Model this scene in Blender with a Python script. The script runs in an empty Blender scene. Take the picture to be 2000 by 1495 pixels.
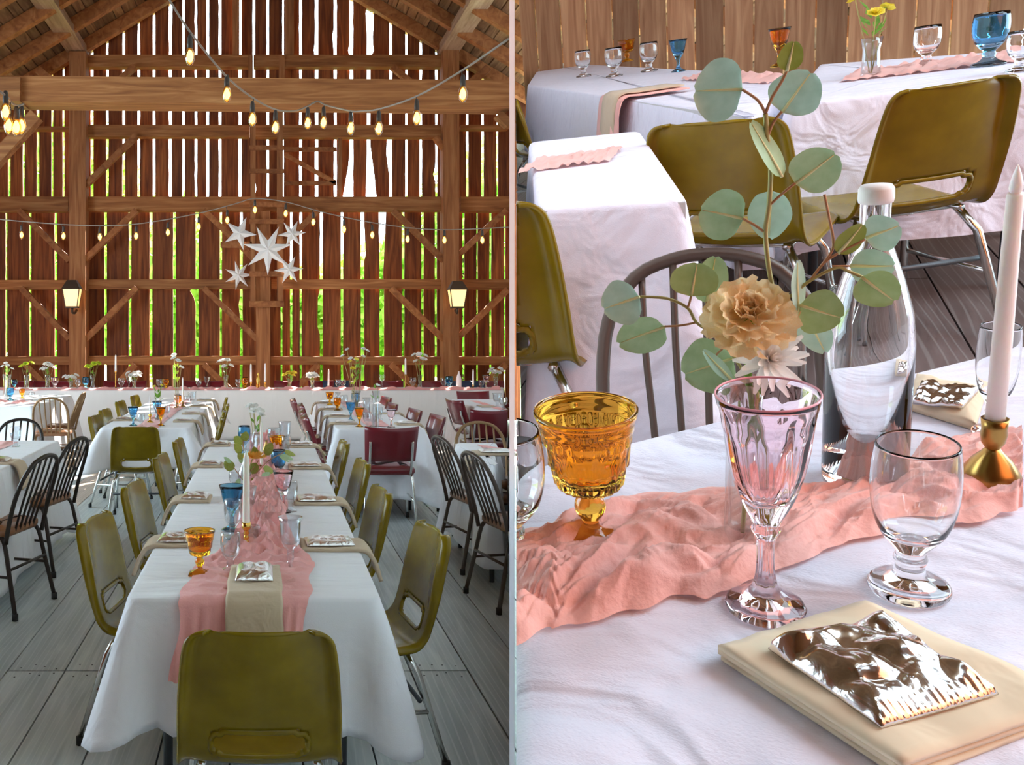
import bpy, math, random
from math import pi, sin, cos, tan, atan2, sqrt
from mathutils import Vector, Matrix, noise
random.seed(7)
sc = bpy.context.scene
COL = sc.collection

# ------------------------------------------------------------------ camera, world, sun, exposure
F, AX, AY, H = 1700.0, 522.0, 660.0, 1.515
cam_d = bpy.data.cameras.new('camera'); cam = bpy.data.objects.new('camera', cam_d); COL.objects.link(cam)
cam.location = (0, 0, H); cam.rotation_euler = (pi/2, 0, 0)
cam_d.sensor_fit = 'HORIZONTAL'; cam_d.sensor_width = 36.0
cam_d.lens = 36.0*F/2000.0
cam_d.shift_x = (1000-AX)/2000.0; cam_d.shift_y = (AY-747.5)/2000.0
cam_d.clip_start = 0.05; cam_d.clip_end = 300
sc.camera = cam
w = bpy.data.worlds.new('sky'); sc.world = w; w.use_nodes = True
bg = w.node_tree.nodes['Background']
bg.inputs[0].default_value = (0.68, 0.88, 1.0, 1); bg.inputs[1].default_value = 6.6
sl = bpy.data.lights.new('sun', 'SUN'); so = bpy.data.objects.new('sun', sl); COL.objects.link(so)
sl.energy = 50.0; sl.angle = 0.012; sl.color = (1.0, 0.95, 0.86)
so.rotation_euler = Vector((-sin(0.45)*cos(0.70), -cos(0.45)*cos(0.70), -sin(0.70))).to_track_quat('-Z', 'Y').to_euler()
so.location = (6, 20, 12)
vs = sc.view_settings
vs.view_transform = 'Standard'; vs.look = 'None'; vs.gamma = 1; vs.use_curve_mapping = False
vs.exposure = 0.5

# ------------------------------------------------------------------ helpers
def P(x, y, Y):                       # a photograph point at depth Y
    return Vector(((x-AX)*Y/F, Y, H-(y-AY)*Y/F))
def X_(x, Y): return (x-AX)*Y/F
KL, KR = (995-AX)/F, (1005-AX)/F      # the two faces of the dividing wall (plan slope)

class G:
    def __init__(s): s.v = []; s.f = []
    def add(s, v, f, M=None):
        o = len(s.v)
        s.v += [tuple(M @ Vector(p)) if M is not None else tuple(p) for p in v]
        s.f += [tuple(i+o for i in q) for q in f]
        return s
    def mesh(s, name, mat=None, smooth=False):
        m = bpy.data.meshes.new(name); m.from_pydata(s.v, [], s.f); m.update()
        if smooth:
            m.polygons.foreach_set('use_smooth', [True]*len(m.polygons))
        if mat: m.materials.append(mat)
        return m

def link(name, data, parent=None, M=None, loc=None):
    o = bpy.data.objects.new(name, data); COL.objects.link(o)
    if parent is not None: o.parent = parent
    if M is not None: o.matrix_local = M
    if loc is not None: o.location = loc
    return o
def obj(name, g, mat, parent=None, smooth=False, M=None):
    return link(name, g.mesh(name, mat, smooth), parent, M)
def tag(o, label, cat, group=None, kind=None):
    if label: o['label'] = label
    if cat: o['category'] = cat
    if group: o['group'] = group
    if kind: o['kind'] = kind
    return o
def thing(name, label, cat, M=None, group=None):
    o = link(name, None, None, M); o.empty_display_size = 0.1
    return tag(o, label, cat, group)
def struct(name, M=None):
    o = link(name, None, None, M); o['kind'] = 'structure'; return o
def copy_tree(o, parent=None, M=None):
    c = o.copy(); COL.objects.link(c)
    for k in list(c.keys()):
        if k in ('label', 'group') and parent is None: del c[k]
    if parent is not None: c.parent = parent
    if M is not None: c.matrix_local = M
    for ch in o.children: copy_tree(ch, c)
    return c
def T(x, y, z): return Matrix.Translation((x, y, z))
def RZ(a): return Matrix.Rotation(a, 4, 'Z')

def box(x0, x1, y0, y1, z0, z1):
    v = [(x0,y0,z0),(x1,y0,z0),(x1,y1,z0),(x0,y1,z0),(x0,y0,z1),(x1,y0,z1),(x1,y1,z1),(x0,y1,z1)]
    return v, [(0,3,2,1),(4,5,6,7),(0,1,5,4),(1,2,6,5),(2,3,7,6),(3,0,4,7)]
def bar(a, b, wid, dep, ref=(0,1,0)):
    """rectangular bar from a to b; wid is across, dep is along ref"""
    a, b = Vector(a), Vector(b); d = (b-a).normalized(); r = Vector(ref)
    r = (r - d*r.dot(d)).normalized(); s = d.cross(r)
    v = []
    for p in (a, b):
        for i, j in ((-1,-1),(1,-1),(1,1),(-1,1)):
            v.append(p + s*wid*0.5*i + r*dep*0.5*j)
    return v, [(0,3,2,1),(4,5,6,7),(0,1,5,4),(1,2,6,5),(2,3,7,6),(3,0,4,7)]
def tube(pts, rad, n=8, cap=True):
    pts = [Vector(p) for p in pts]; v, f = [], []
    up = None
    for i, p in enumerate(pts):
        d = (pts[min(i+1, len(pts)-1)] - pts[max(i-1, 0)]).normalized()
        if up is None:
            up = Vector((0,0,1)) if abs(d.z) < 0.9 else Vector((1,0,0))
        up = (up - d*up.dot(d)).normalized(); s = d.cross(up)
        r = rad[i] if isinstance(rad, (list, tuple)) else rad
        for k in range(n):
            a = 2*pi*k/n; v.append(p + (s*cos(a) + up*sin(a))*r)
    for i in range(len(pts)-1):
        for k in range(n):
            k2 = (k+1) % n
            f.append((i*n+k, i*n+k2, (i+1)*n+k2, (i+1)*n+k))
    if cap:
        f.append(tuple(range(n-1, -1, -1))); o = (len(pts)-1)*n; f.append(tuple(o+k for k in range(n)))
    return v, f
def smooth_path(pts, sub=6):
    pts = [Vector(p) for p in pts]; out = []
    for i in range(len(pts)-1):
        p0, p1, p2, p3 = pts[max(i-1,0)], pts[i], pts[i+1], pts[min(i+2,len(pts)-1)]
        for k in range(sub):
            t = k/sub
            out.append(0.5*((2*p1) + (p2-p0)*t + (2*p0-5*p1+4*p2-p3)*t*t + (3*p1-p0-3*p2+p3)*t**3))
    out.append(pts[-1]); return out
def lathe(prof, n=24, fl=None):
    v, f, rows = [], [], []
    for (r, z) in prof:
        if r < 1e-6: rows.append([len(v)]); v.append((0, 0, z))
        else:
            row = []
            for k in range(n):
                a = 2*pi*k/n; rr = r*(fl(a, z, r) if fl else 1.0)
                row.append(len(v)); v.append((rr*cos(a), rr*sin(a), z))
            rows.append(row)
    for A, B in zip(rows, rows[1:]):
        if len(A) == 1 and len(B) == 1: continue
        for k in range(n):
            k2 = (k+1) % n
            if len(A) == 1: f.append((A[0], B[k2], B[k]))
            elif len(B) == 1: f.append((A[k], A[k2], B[0]))
            else: f.append((A[k], A[k2], B[k2], B[k]))
    return v, f
def grid(nu, nv, fn):
    v = [fn(i/nu, j/nv) for j in range(nv+1) for i in range(nu+1)]
    f = [(j*(nu+1)+i, j*(nu+1)+i+1, (j+1)*(nu+1)+i+1, (j+1)*(nu+1)+i) for j in range(nv) for i in range(nu)]
    return v, f
def clip(poly, fn):
    """keep the part of a 2D polygon where fn(p) >= 0 (fn linear)"""
    out = []
    for i in range(len(poly)):
        a, b = poly[i], poly[(i+1) % len(poly)]; fa, fb = fn(a), fn(b)
        if fa >= 0: out.append(a)
        if (fa >= 0) != (fb >= 0):
            t = fa/(fa-fb); out.append((a[0]+(b[0]-a[0])*t, a[1]+(b[1]-a[1])*t))
    return out
def prism(poly, z0, z1):
    n = len(poly); v = [(x, y, z0) for x, y in poly] + [(x, y, z1) for x, y in poly]
    f = [tuple(range(n-1, -1, -1)), tuple(range(n, 2*n))] + [(i, (i+1) % n, n+(i+1) % n, n+i) for i in range(n)]
    return v, f
def nz(x, y=0.0, z=0.0): return noise.noise((x, y, z))

# ------------------------------------------------------------------ materials
def mat(name, col=(.8,.8,.8), rough=.5, metal=0, trans=0, ior=1.45, coat=0, emit=None, es=1, sheen=0, alpha=1, spec=.5):
    m = bpy.data.materials.new(name); m.use_nodes = True
    b = m.node_tree.nodes['Principled BSDF']
    b.inputs['Base Color'].default_value = (*col, 1); b.inputs['Roughness'].default_value = rough
    b.inputs['Metallic'].default_value = metal; b.inputs['Transmission Weight'].default_value = trans
    b.inputs['IOR'].default_value = ior; b.inputs['Coat Weight'].default_value = coat
    b.inputs['Sheen Weight'].default_value = sheen; b.inputs['Specular IOR Level'].default_value = spec
    if emit: b.inputs['Emission Color'].default_value = (*emit, 1); b.inputs['Emission Strength'].default_value = es
    return m
def N(m, t): return m.node_tree.nodes.new(t)
def L(m, a, b): m.node_tree.links.new(a, b)
def BS(m): return m.node_tree.nodes['Principled BSDF']
def coords(m, scale=(1,1,1), kind='Object'):
    tc = N(m, 'ShaderNodeTexCoord'); mp = N(m, 'ShaderNodeMapping'); mp.inputs['Scale'].default_value = scale
    L(m, tc.outputs[kind], mp.inputs['Vector']); return mp.outputs['Vector']
def noise_n(m, vec, scale, det=4, dist=0):
    n = N(m, 'ShaderNodeTexNoise'); n.inputs['Scale'].default_value = scale; n.inputs['Detail'].default_value = det
    n.inputs['Distortion'].default_value = dist; L(m, vec, n.inputs['Vector']); return n.outputs['Fac']
def ramp(m, fac, stops):
    r = N(m, 'ShaderNodeValToRGB'); e = r.color_ramp.elements
    while len(e) < len(stops): e.new(0.5)
    for k, (p, c) in enumerate(stops): e[k].position = p; e[k].color = (*c, 1)
    L(m, fac, r.inputs['Fac']); return r.outputs['Color']
def bump(m, h, st=.3, dist=.01):
    b = N(m, 'ShaderNodeBump'); b.inputs['Strength'].default_value = st; b.inputs['Distance'].default_value = dist
    L(m, h, b.inputs['Height']); L(m, b.outputs['Normal'], BS(m).inputs['Normal'])
def wood(name, stops, scale, nscale=3.0, rough=.75, rnd=.35, bst=.25):
    """streaky timber; every board gets its own tone from its own random value"""
    m = mat(name, rough=rough)
    oi = N(m, 'ShaderNodeObjectInfo')
    tc = N(m, 'ShaderNodeTexCoord'); add = N(m, 'ShaderNodeVectorMath'); add.operation = 'ADD'
    mul = N(m, 'ShaderNodeMath'); mul.operation = 'MULTIPLY'; mul.inputs[1].default_value = 37.0
    L(m, oi.outputs['Random'], mul.inputs[0]); L(m, tc.outputs['Object'], add.inputs[0]); L(m, mul.outputs[0], add.inputs[1])
    mp = N(m, 'ShaderNodeMapping'); mp.inputs['Scale'].default_value = scale; L(m, add.outputs[0], mp.inputs['Vector'])
    n1 = noise_n(m, mp.outputs['Vector'], nscale, 6, 1.2)
    c = ramp(m, n1, stops)
    hsv = N(m, 'ShaderNodeHueSaturation'); L(m, c, hsv.inputs['Color'])
    mr = N(m, 'ShaderNodeMapRange'); mr.inputs['To Min'].default_value = 1-rnd; mr.inputs['To Max'].default_value = 1+rnd
    L(m, oi.outputs['Random'], mr.inputs['Value']); L(m, mr.outputs['Result'], hsv.inputs['Value'])
    L(m, hsv.outputs['Color'], BS(m).inputs['Base Color'])
    bump(m, n1, bst, .01)
    return m
M_ = {}
M_['wall'] = wood('dark_barn_board', [(.25,(.075,.016,.003)),(.5,(.20,.050,.010)),(.75,(.37,.115,.026))], (9,9,.55), 1.6)
M_['beam'] = wood('hewn_beam', [(.25,(.20,.066,.017)),(.5,(.34,.125,.036)),(.8,(.54,.25,.090))], (.5,7,7), 2.0, rnd=.2)
M_['post'] = wood('hewn_post', [(.25,(.20,.066,.020)),(.5,(.34,.125,.040)),(.8,(.48,.215,.080))], (7,7,.5), 2.0, rnd=.18)
M_['brace'] = wood('brace_timber', [(.25,(.19,.058,.016)),(.5,(.33,.115,.034)),(.8,(.46,.19,.066))], (5,5,5), 1.6, rnd=.2)
M_['roof'] = wood('roof_board', [(.25,(.10,.045,.02)),(.5,(.24,.125,.055)),(.8,(.42,.25,.12))], (6,.5,6), 2.0, rnd=.5)
M_['purlin'] = wood('purlin_timber', [(.25,(.22,.115,.06)),(.5,(.36,.21,.12)),(.8,(.50,.33,.21))], (6,.5,6), 2.0, rnd=.1)
def floor_mat(name, stops, sc_=(6,.6,6), lines=.35):
    m = wood(name, stops, sc_, 2.2, rough=.36, rnd=.16, bst=.12)
    # pale growth-ring lines, denser round the knots
    b = BS(m); src = b.inputs['Base Color'].links[0].from_socket
    mp = [n for n in m.node_tree.nodes if n.type == 'MAPPING'][0]
    add = mp.inputs['Vector'].links[0].from_socket
    m2 = N(m, 'ShaderNodeMapping'); m2.inputs['Scale'].default_value = (1.0, .11, 1.0); L(m, add, m2.inputs['Vector'])
    wv = N(m, 'ShaderNodeTexWave'); wv.wave_type = 'BANDS'; wv.bands_direction = 'X'; wv.inputs['Scale'].default_value = 11
    wv.inputs['Distortion'].default_value = 14; wv.inputs['Detail'].default_value = 1.5; wv.inputs['Detail Scale'].default_value = .55
    L(m, m2.outputs['Vector'], wv.inputs['Vector'])
    c = ramp(m, wv.outputs['Fac'], [(.0,(0,0,0)),(.86,(0,0,0)),(.97,(lines,)*3)])
    mx = N(m, 'ShaderNodeMix'); mx.data_type = 'RGBA'; L(m, c, mx.inputs['Factor']); L(m, src, mx.inputs['A']); mx.inputs['B'].default_value = (.72,.74,.72,1)
    L(m, mx.outputs['Result'], b.inputs['Base Color'])
    return m
M_['floor'] = floor_mat('worn_floor_board', [(.2,(.30,.335,.34)),(.45,(.44,.48,.48)),(.62,(.53,.565,.56)),(.85,(.64,.67,.66))])
M_['floor2'] = floor_mat('brown_floor_board', [(.2,(.30,.23,.185)),(.5,(.46,.37,.31)),(.85,(.60,.51,.44))])
M_['underfloor'] = mat('dark_gap', (.02,.017,.014), .9)
def fabric(name, col, rough=.85, wr=.25, ws=5.0, scale=(1,1,1), weave=True, sheen=.15):
    m = mat(name, col, rough, sheen=sheen, spec=.2)
    v = coords(m, scale); n1 = noise_n(m, v, ws, 3, .6)
    if weave:
        n2 = noise_n(m, v, 420, 1)
        mx = N(m, 'ShaderNodeMath'); mx.operation = 'MULTIPLY_ADD'; mx.inputs[1].default_value = .015
        L(m, n2, mx.inputs[0]); L(m, n1, mx.inputs[2]); h = mx.outputs[0]
    else: h = n1
    bump(m, h, wr, .05)
    return m
M_['cloth'] = fabric('white_tablecloth', (.84,.835,.87), wr=.5, ws=3.0, scale=(.7,3.2,1))
M_['cloth_r'] = fabric('white_tablecloth_lilac', (.77,.765,.88), wr=.65, ws=7.0, scale=(1,1.6,1))
M_['skirt'] = fabric('ivory_table_skirt', (.82,.77,.74), wr=.2, ws=4.0, scale=(2.5,1,.15))
M_['napkin'] = fabric('tan_napkin', (.60,.47,.33), wr=.15, ws=14)
M_['napkin_r'] = fabric('champagne_napkin', (.80,.66,.47), wr=.12, ws=18, weave=False)
def gauze(name, col):
    m = mat(name, col, .9, sheen=.3, spec=.1)
    b = BS(m); b.inputs['Subsurface Weight'].default_value = 0.0
    tr = N(m, 'ShaderNodeBsdfTranslucent'); tr.inputs[0].default_value = (*[min(1,c*1.15) for c in col], 1)
    mx = N(m, 'ShaderNodeMixShader'); mx.inputs[0].default_value = .15
    out = m.node_tree.nodes['Material Output']
    L(m, b.outputs[0], mx.inputs[1]); L(m, tr.outputs[0], mx.inputs[2]); L(m, mx.outputs[0], out.inputs[0])
    v = coords(m); bump(m, noise_n(m, v, 160, 4), .35, .004)
    return m
M_['runner'] = gauze('pink_gauze', (.96,.45,.42))
M_['runner_r'] = gauze('salmon_gauze', (.98,.54,.48))
m = M_['foil'] = mat('silver_foil', (.95,.95,.96), .28, 1)
v = coords(m); bump(m, noise_n(m, v, 38, 3, 1.0), .5, .01)
m = M_['foil_dark'] = mat('dark_foil', (.07,.08,.10), .2, .6)
m = M_['olive'] = mat('olive_plastic', (.24,.19,.015), .24, coat=.06, spec=.35)
v = coords(m); n1 = noise_n(m, v, 9, 3); L(m, ramp(m, n1, [(.3,(.165,.107,.002)),(.7,(.245,.166,.005))]), BS(m).inputs['Base Color'])
M_['red'] = mat('oxblood_vinyl', (.16,.008,.016), .32, coat=.35)
M_['navy'] = mat('navy_vinyl', (.02,.04,.09), .4)
M_['tan_back'] = mat('tan_vinyl', (.62,.36,.20), .5)
M_['chrome'] = mat('chrome', (.75,.75,.72), .18, 1)
M_['brownmetal'] = mat('brown_painted_metal', (.085,.06,.048), .38, .3)
M_['darkmetal'] = mat('black_brown_metal', (.035,.026,.022), .4, .3)
M_['tanmetal'] = mat('tan_bronze_metal', (.26,.15,.07), .4, .4)
M_['rubber'] = mat('black_rubber', (.02,.02,.02), .7)
M_['seat'] = mat('brown_vinyl', (.27,.12,.055), .35, coat=.2)
M_['steelgrey'] = mat('grey_steel_leg', (.09,.10,.11), .5, .4)
M_['tabletop'] = mat('grey_plastic_table', (.55,.55,.56), .6)
def glass(name, col, rough=0.0, ior=1.45):
    return mat(name, col, rough, trans=1.0, ior=ior)
M_['g_clear'] = glass('clear_glass', (.985,.99,.99))
M_['g_amber'] = glass('amber_glass', (1.0,.50,.03))
M_['g_blue'] = glass('blue_glass', (.26,.60,.86))
M_['g_teal'] = glass('teal_blue_glass', (.16,.44,.62))
M_['g_pink'] = glass('pale_pink_glass', (1.0,.87,.90))
M_['g_rim'] = glass('rose_glass', (1.0,.55,.62))
def thin(name, col, pw_=2.2, k=.85):
    m = bpy.data.materials.new(name); m.use_nodes = True; nt = m.node_tree; nt.nodes.clear()
    out = N(m, 'ShaderNodeOutputMaterial'); tr = N(m, 'ShaderNodeBsdfTransparent'); gl = N(m, 'ShaderNodeBsdfGlossy')
    tr.inputs[0].default_value = (*col, 1); gl.inputs['Roughness'].default_value = .03
    fr = N(m, 'ShaderNodeLayerWeight'); fr.inputs[0].default_value = .5
    pw = N(m, 'ShaderNodeMath'); pw.operation = 'POWER'; pw.inputs[1].default_value = pw_; L(m, fr.outputs['Facing'], pw.inputs[0])
    ma = N(m, 'ShaderNodeMath'); ma.operation = 'MULTIPLY_ADD'; ma.inputs[1].default_value = k; ma.inputs[2].default_value = .06; L(m, pw.outputs[0], ma.inputs[0])
    mx = N(m, 'ShaderNodeMixShader'); L(m, ma.outputs[0], mx.inputs[0]); L(m, tr.outputs[0], mx.inputs[1]); L(m, gl.outputs[0], mx.inputs[2])
    L(m, mx.outputs[0], out.inputs[0]); return m
M_['t_clear'] = thin('thin_clear_glass', (.93,.95,.96))
M_['wax'] = mat('ivory_wax', (.88,.83,.74), .45); BS(M_['wax']).inputs['Subsurface Weight'].default_value = .2
M_['wax_w'] = mat('white_plastic_candle', (.93,.90,.86), .4); BS(M_['wax_w']).inputs['Subsurface Weight'].default_value = .15
M_['brass'] = mat('aged_brass', (.42,.25,.075), .28, 1)
M_['gold'] = mat('polished_gold', (.80,.47,.10), .18, 1)
M_['cap'] = mat('white_stopper', (.88,.82,.80), .5)
M_['paper'] = mat('white_paper_star', (.95,.93,.90), .7)
M_['wire'] = mat('grey_wire', (.28,.22,.18), .5)
M_['socket'] = mat('dark_socket', (.05,.035,.028), .5)
M_['bulb'] = thin('amber_bulb_glass', (1.0,.66,.22))
M_['filament'] = mat('glowing_filament', (1,.8,.4), .3, emit=(1.0,.66,.24), es=9)
M_['lamp_glass'] = mat('frosted_lantern_pane', (1,.8,.5), .3, emit=(1.0,.62,.22), es=.9)
M_['flame'] = mat('lantern_bulb', (1,.9,.7), .3, emit=(1.0,.80,.45), es=14)
M_['lantern'] = mat('aged_lantern_metal', (.10,.065,.045), .5, .6)
def leafy(name, c1, c2, trl=.35, sc_=60, rough=.5):
    m = mat(name, c1, rough)
    v = coords(m); n1 = noise_n(m, v, sc_, 4); c = ramp(m, n1, [(.3, c1), (.7, c2)]); L(m, c, BS(m).inputs['Base Color'])
    tr = N(m, 'ShaderNodeBsdfTranslucent'); L(m, c, tr.inputs[0])
    mx = N(m, 'ShaderNodeMixShader'); mx.inputs[0].default_value = trl; out = m.node_tree.nodes['Material Output']
    L(m, BS(m).outputs[0], mx.inputs[1]); L(m, tr.outputs[0], mx.inputs[2]); L(m, mx.outputs[0], out.inputs[0])
    return m
M_['euc'] = leafy('grey_green_leaf', (.40,.56,.43), (.50,.66,.53), .2, 130)
M_['euc2'] = leafy('olive_leaf', (.25,.27,.04), (.33,.35,.08), .25, 130)
M_['euc3'] = leafy('green_leaf', (.34,.49,.25), (.44,.59,.35), .2, 130)
M_['midrib'] = mat('yellow_midrib', (.86,.84,.46), .6)
M_['stem'] = mat('green_brown_stem', (.42,.36,.13), .6)
M_['twig'] = mat('red_brown_twig', (.45,.22,.10), .6)
M_['green'] = leafy('fresh_green_leaf', (.13,.30,.04), (.25,.48,.06), .4)
M_['lime'] = leafy('lime_leaf', (.55,.72,.05), (.75,.85,.10), .5)
M_['tree'] = leafy('sunlit_tree_leaf', (.25,.55,.05), (.50,.75,.14), .5, 3)
M_['bark'] = mat('tree_bark', (.12,.09,.06), .9)
M_['grass'] = mat('meadow_grass', (.25,.42,.07), .9)
M_['peach'] = leafy('peach_petal', (.97,.72,.38), (.98,.85,.60), .35, 40)
M_['white_p'] = leafy('white_petal', (.95,.94,.90), (.96,.96,.94), .3, 40)
M_['yellow_p'] = leafy('yellow_petal', (.90,.75,.05), (.95,.85,.15), .3, 40)
M_['orange_p'] = leafy('orange_petal', (.95,.50,.08), (.98,.62,.18), .3, 40)
M_['divider'] = mat('white_partition_paint', (.92,.92,.92), .7)
M_['eave'] = mat('eave', (.2,.12,.07), .8)
M_['floor3'] = floor_mat('dusky_floor_board', [(.2,(.085,.058,.052)),(.5,(.14,.10,.092)),(.85,(.21,.16,.15))], lines=.12)
M_['wall2'] = wood('warm_board_wall', [(.25,(.28,.13,.06)),(.5,(.42,.23,.12)),(.75,(.58,.36,.2))], (9,9,.55), 1.6)
M_['g_pinkhero'] = glass('pale_pink_hero_glass', (1.0,.86,.90))
M_['g_amberhero'] = glass('amber_hero_glass', (1.0,.55,.07))
M_['t_clear2'] = thin('thin_vase_glass', (.95,.97,.97))
M_['flame_tip'] = mat('white_flame_tip', (.93,.93,.95), .3); BS(M_['flame_tip']).inputs['Subsurface Weight'].default_value = .2
M_['euc2g'] = leafy('olive_green_leaf', (.33,.43,.15), (.42,.52,.22), .2, 130)
m = M_['foil_r'] = mat('crinkled_silver_foil', (.80,.77,.75), .16, 1)
v = coords(m); bump(m, noise_n(m, v, 55, 3, 1.2), .15, .006)
M_['rose_rim'] = mat('rose_rim_glass', (.85,.38,.45), .15)
M_['t_crystal'] = thin('thin_cut_crystal', (.95,.96,.98), 1.3, .8)
# ------------------------------------------------------------------ the barn: floor
fl = struct('floor')
obj('subfloor', G().add(*box(-8, 8, -4, 16.2, -.14, -.035)), M_['underfloor'], fl)
BW = .262
nails = G()
k = 0
x = -4.85
while x < 4.9:
    cuts = [-.5, 3.96 if k % 3 != 1 else 2.2, 7.6 + .8*((k*7) % 5 - 2), 11.9 + .5*((k*3) % 4), 16.2]
    for a, b in zip(cuts, cuts[1:]):
        poly = clip([(x+.003, a+.003), (x+BW-.004, a+.003), (x+BW-.004, b-.003), (x+.003, b-.003)], lambda p: KL*max(p[1],0)+.02-p[0] if False else 1)
        dz = random.uniform(-.003, 0)
        obj('floor_board', G().add(*prism(poly, -.035, dz)), M_['floor'] if a < 7 else M_['floor2'] if random.random() < .75 else M_['floor'], fl)
        for yy in (a+.05, b-.05):
            for q in (.2, .42, .6, .83):
                c, s = x+BW*q, yy+random.uniform(-.03, .03)
                nails.add([(c-.004,s-.005,dz+.0006),(c+.004,s-.005,dz+.0006),(c+.004,s+.005,dz+.0006),(c-.004,s+.005,dz+.0006)], [(0,1,2,3)])
    x += BW; k += 1
o = obj('nail_heads', nails, M_['rubber'], fl); o['kind'] = 'stuff'

# ------------------------------------------------------------------ the far wall, board by board
WY = 15.45                                       # inner face of the boards
wb = struct('wall_back')
def wx(x): return X_(x, WY)
def wz(y): return H-(y-AY)*WY/F
up_gaps = [(-12,5),(17.7,5),(46,5.2),(74,5.6),(102,5),(124,4.6),(164.5,6),(179.5,6.5),(209.5,6.5),(241.5,6.5),(271,6.8),(300.5,6.2),(332.5,7.5),(358,5.5),(382.5,6.2),(405.5,7),(429.5,7),(468.7,7.5),(495.7,6.2),(523,6),(553,4),(587,7),(618.5,8.5),(655,7.5),(686.5,9.5),(720,10),(763,7.5),(794,6),(822,6.2),(852.6,6.2),(884,4),(913,6.5),(943,6.2),(971.6,5),(1003,5),(1032,5),(1062,5)]
lo_gaps = [(-30,5),(10.7,4),(57.5,6),(107.8,6),(156,3),(205,6),(253,6.5),(294,7),(340,7.2),(384.4,8),(431,5.6),(471,7),(512,3),(550,5.2),(569,6),(587.7,5.6),(628,8),(668.5,6.8),(708.6,8.6),(746.6,12.5),(788.4,6.6),(826.3,7),(852.6,5.4),(880,3),(906.6,5.2),(933.3,4),(959.5,5),(987.4,4.6),(1020,5),(1060,5)]
# places where the old boards have broken edges: (x of gap, y centre, half height, extra width)
# places where the old boards have broken edges: (x of gap, side, y top, y bottom, extra at top, extra at bottom)
breaks = [(720,1,10,108,8,3),(720,1,80,108,0,6),(720,-1,20,60,3,0),(686.5,-1,300,386,0,9),(686.5,-1,330,386,0,5),(720,1,280,386,0,13),(720,-1,330,386,0,2),(763,-1,262,312,4,6),(763,-1,312,340,4,0),(618.5,-1,80,108,0,4),
          (655,-1,60,108,4,0),(686.5,-1,85,108,0,5),(384.4,-1,560,574,11,11),(384.4,-1,574,590,6,1),(746.6,-1,412,545,2,0),(746.6,1,412,545,4,-2),(708.6,1,430,510,0,4),(628,-1,580,640,4,4),(852.6,-1,330,352,4,4),(495.7,1,345,380,0,3),(471,-1,590,620,3,0),(332.5,1,10,60,2,0)]
def edge(side, gap, y, seed):
    gx, gw = gap
    e = gw*.37*(1+.12*nz(y*.013, seed*3.1)) + .7*nz(y*.06, seed*1.7+9)
    for bx, bs, y0, y1, e0, e1 in breaks:
        if abs(bx-gx) < 2 and bs == side and y0 <= y <= y1:
            e += (e0+(e1-e0)*(y-y0)/(y1-y0))*(1+.25*nz(y*.25, 4))
    return gx + side*max(1.2, e)
def boards(gaps, y0, y1, n, off):
    for k in range(len(gaps)-1):
        g0, g1 = gaps[k], gaps[k+1]
        yt, yb = y0, y1
        ys = [yt+(yb-yt)*i/n for i in range(n+1)]
        v, f = [], []
        dz = off + (.012 if k % 2 else 0)
        for y in ys:
            l, r = wx(edge(1, g0, y, k)), wx(edge(-1, g1, y, k+50))
            z = wz(y)
            v += [(l, WY+dz, z), (r, WY+dz, z), (r, WY+dz+.03, z), (l, WY+dz+.03, z)]
        for i in range(n):
            a, b = i*4, i*4+4
            for q in range(4):
                q2 = (q+1) % 4
                f.append((a+q, b+q, b+q2, a+q2))
        f += [(0,1,2,3), (n*4+3, n*4+2, n*4+1, n*4)]
        g = G().add(v, f)
        obj('wall_board', g, M_['wall'], wb)
boards(up_gaps, -260, 398, 46, .0)
boards(lo_gaps, 398, 822, 30, .045)

def beam_px(name, x0, x1, y0, y1, Y, dep, matk='beam', parent=None, tilt=0):
    a = P(x0, (y0+y1)/2, Y); b = P(x1, (y0+y1)/2+tilt, Y)
    a.y += dep/2; b.y += dep/2
    return obj(name, G().add(*bar(a, b, (y1-y0)*Y/F, dep)), M_[matk], parent)
YG = 15.22
for (x0,x1,y0,y1) in [(165,487,107,130),(495,865,107,130),(165,487,244,267),(495,868,244,268),(-20,134,247,253),(900,1000,244,252),
                      (-20,133,384,413),(163,497,384,412),(497,868,384,412),(900,1000,384,413),
                      (-20,134,547,565),(168,500,546,564),(530,866,546,564),(899,1000,546,565),
                      (-20,135,697,713),(168,500,696,713),(529,868,697,713),(895,1000,697,713)]:
    beam_px('girt', x0, min(x1, 994), y0, y1, YG, .2, 'beam', wb)
def post_px(x0, x1, y0, y1, Y, dep, name='post'):
    a = P((x0+x1)/2, y1, Y); b = P((x0+x1)/2, y0, Y); a.y += dep/2; b.y += dep/2
    return obj(name, G().add(*bar(a, b, (x1-x0)*Y/F, dep)), M_['post'], wb)
FY = H*F/15.0+AY                                   # where the floor meets the posts
post_px(135, 167, 100, 829, 15.0, .3); post_px(866, 897, 96, 829, 15.0, .3); post_px(500, 528, 412, 829, 15.02, .22)
post_px(454, 467, -60, 108, YG, .12, 'stud'); post_px(557, 574, -60, 108, YG, .12, 'stud')
post_px(485, 494, 107, 158, YG-.04, .1, 'stud'); post_px(545, 556, 107, 158, YG-.04, .1, 'stud')
for x0, x1, y0, y1 in [(489,499,215,600),(541,553,215,600)]:
    post_px(x0, x1, y0, y1, 14.9, .05, 'ladder_rail')
for y0, y1 in [(284,293),(330,338),(395,404),(428,437),(530,540),(588,600)]:
    beam_px('ladder_rung', 487, 555, y0, y1, 14.86, .04, 'brace', wb)
beam_px('ladder_rung', 430, 492, 472, 484, 14.9, .05, 'brace', wb)
def brace(x0, y0, x1, y1, Y=15.12, wd=11, dep=.12):
    a = P(x0, y0, Y); b = P(x1, y1, Y)
    obj('brace', G().add(*bar(a, b, wd*Y/F, dep)), M_['brace'], wb)
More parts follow.
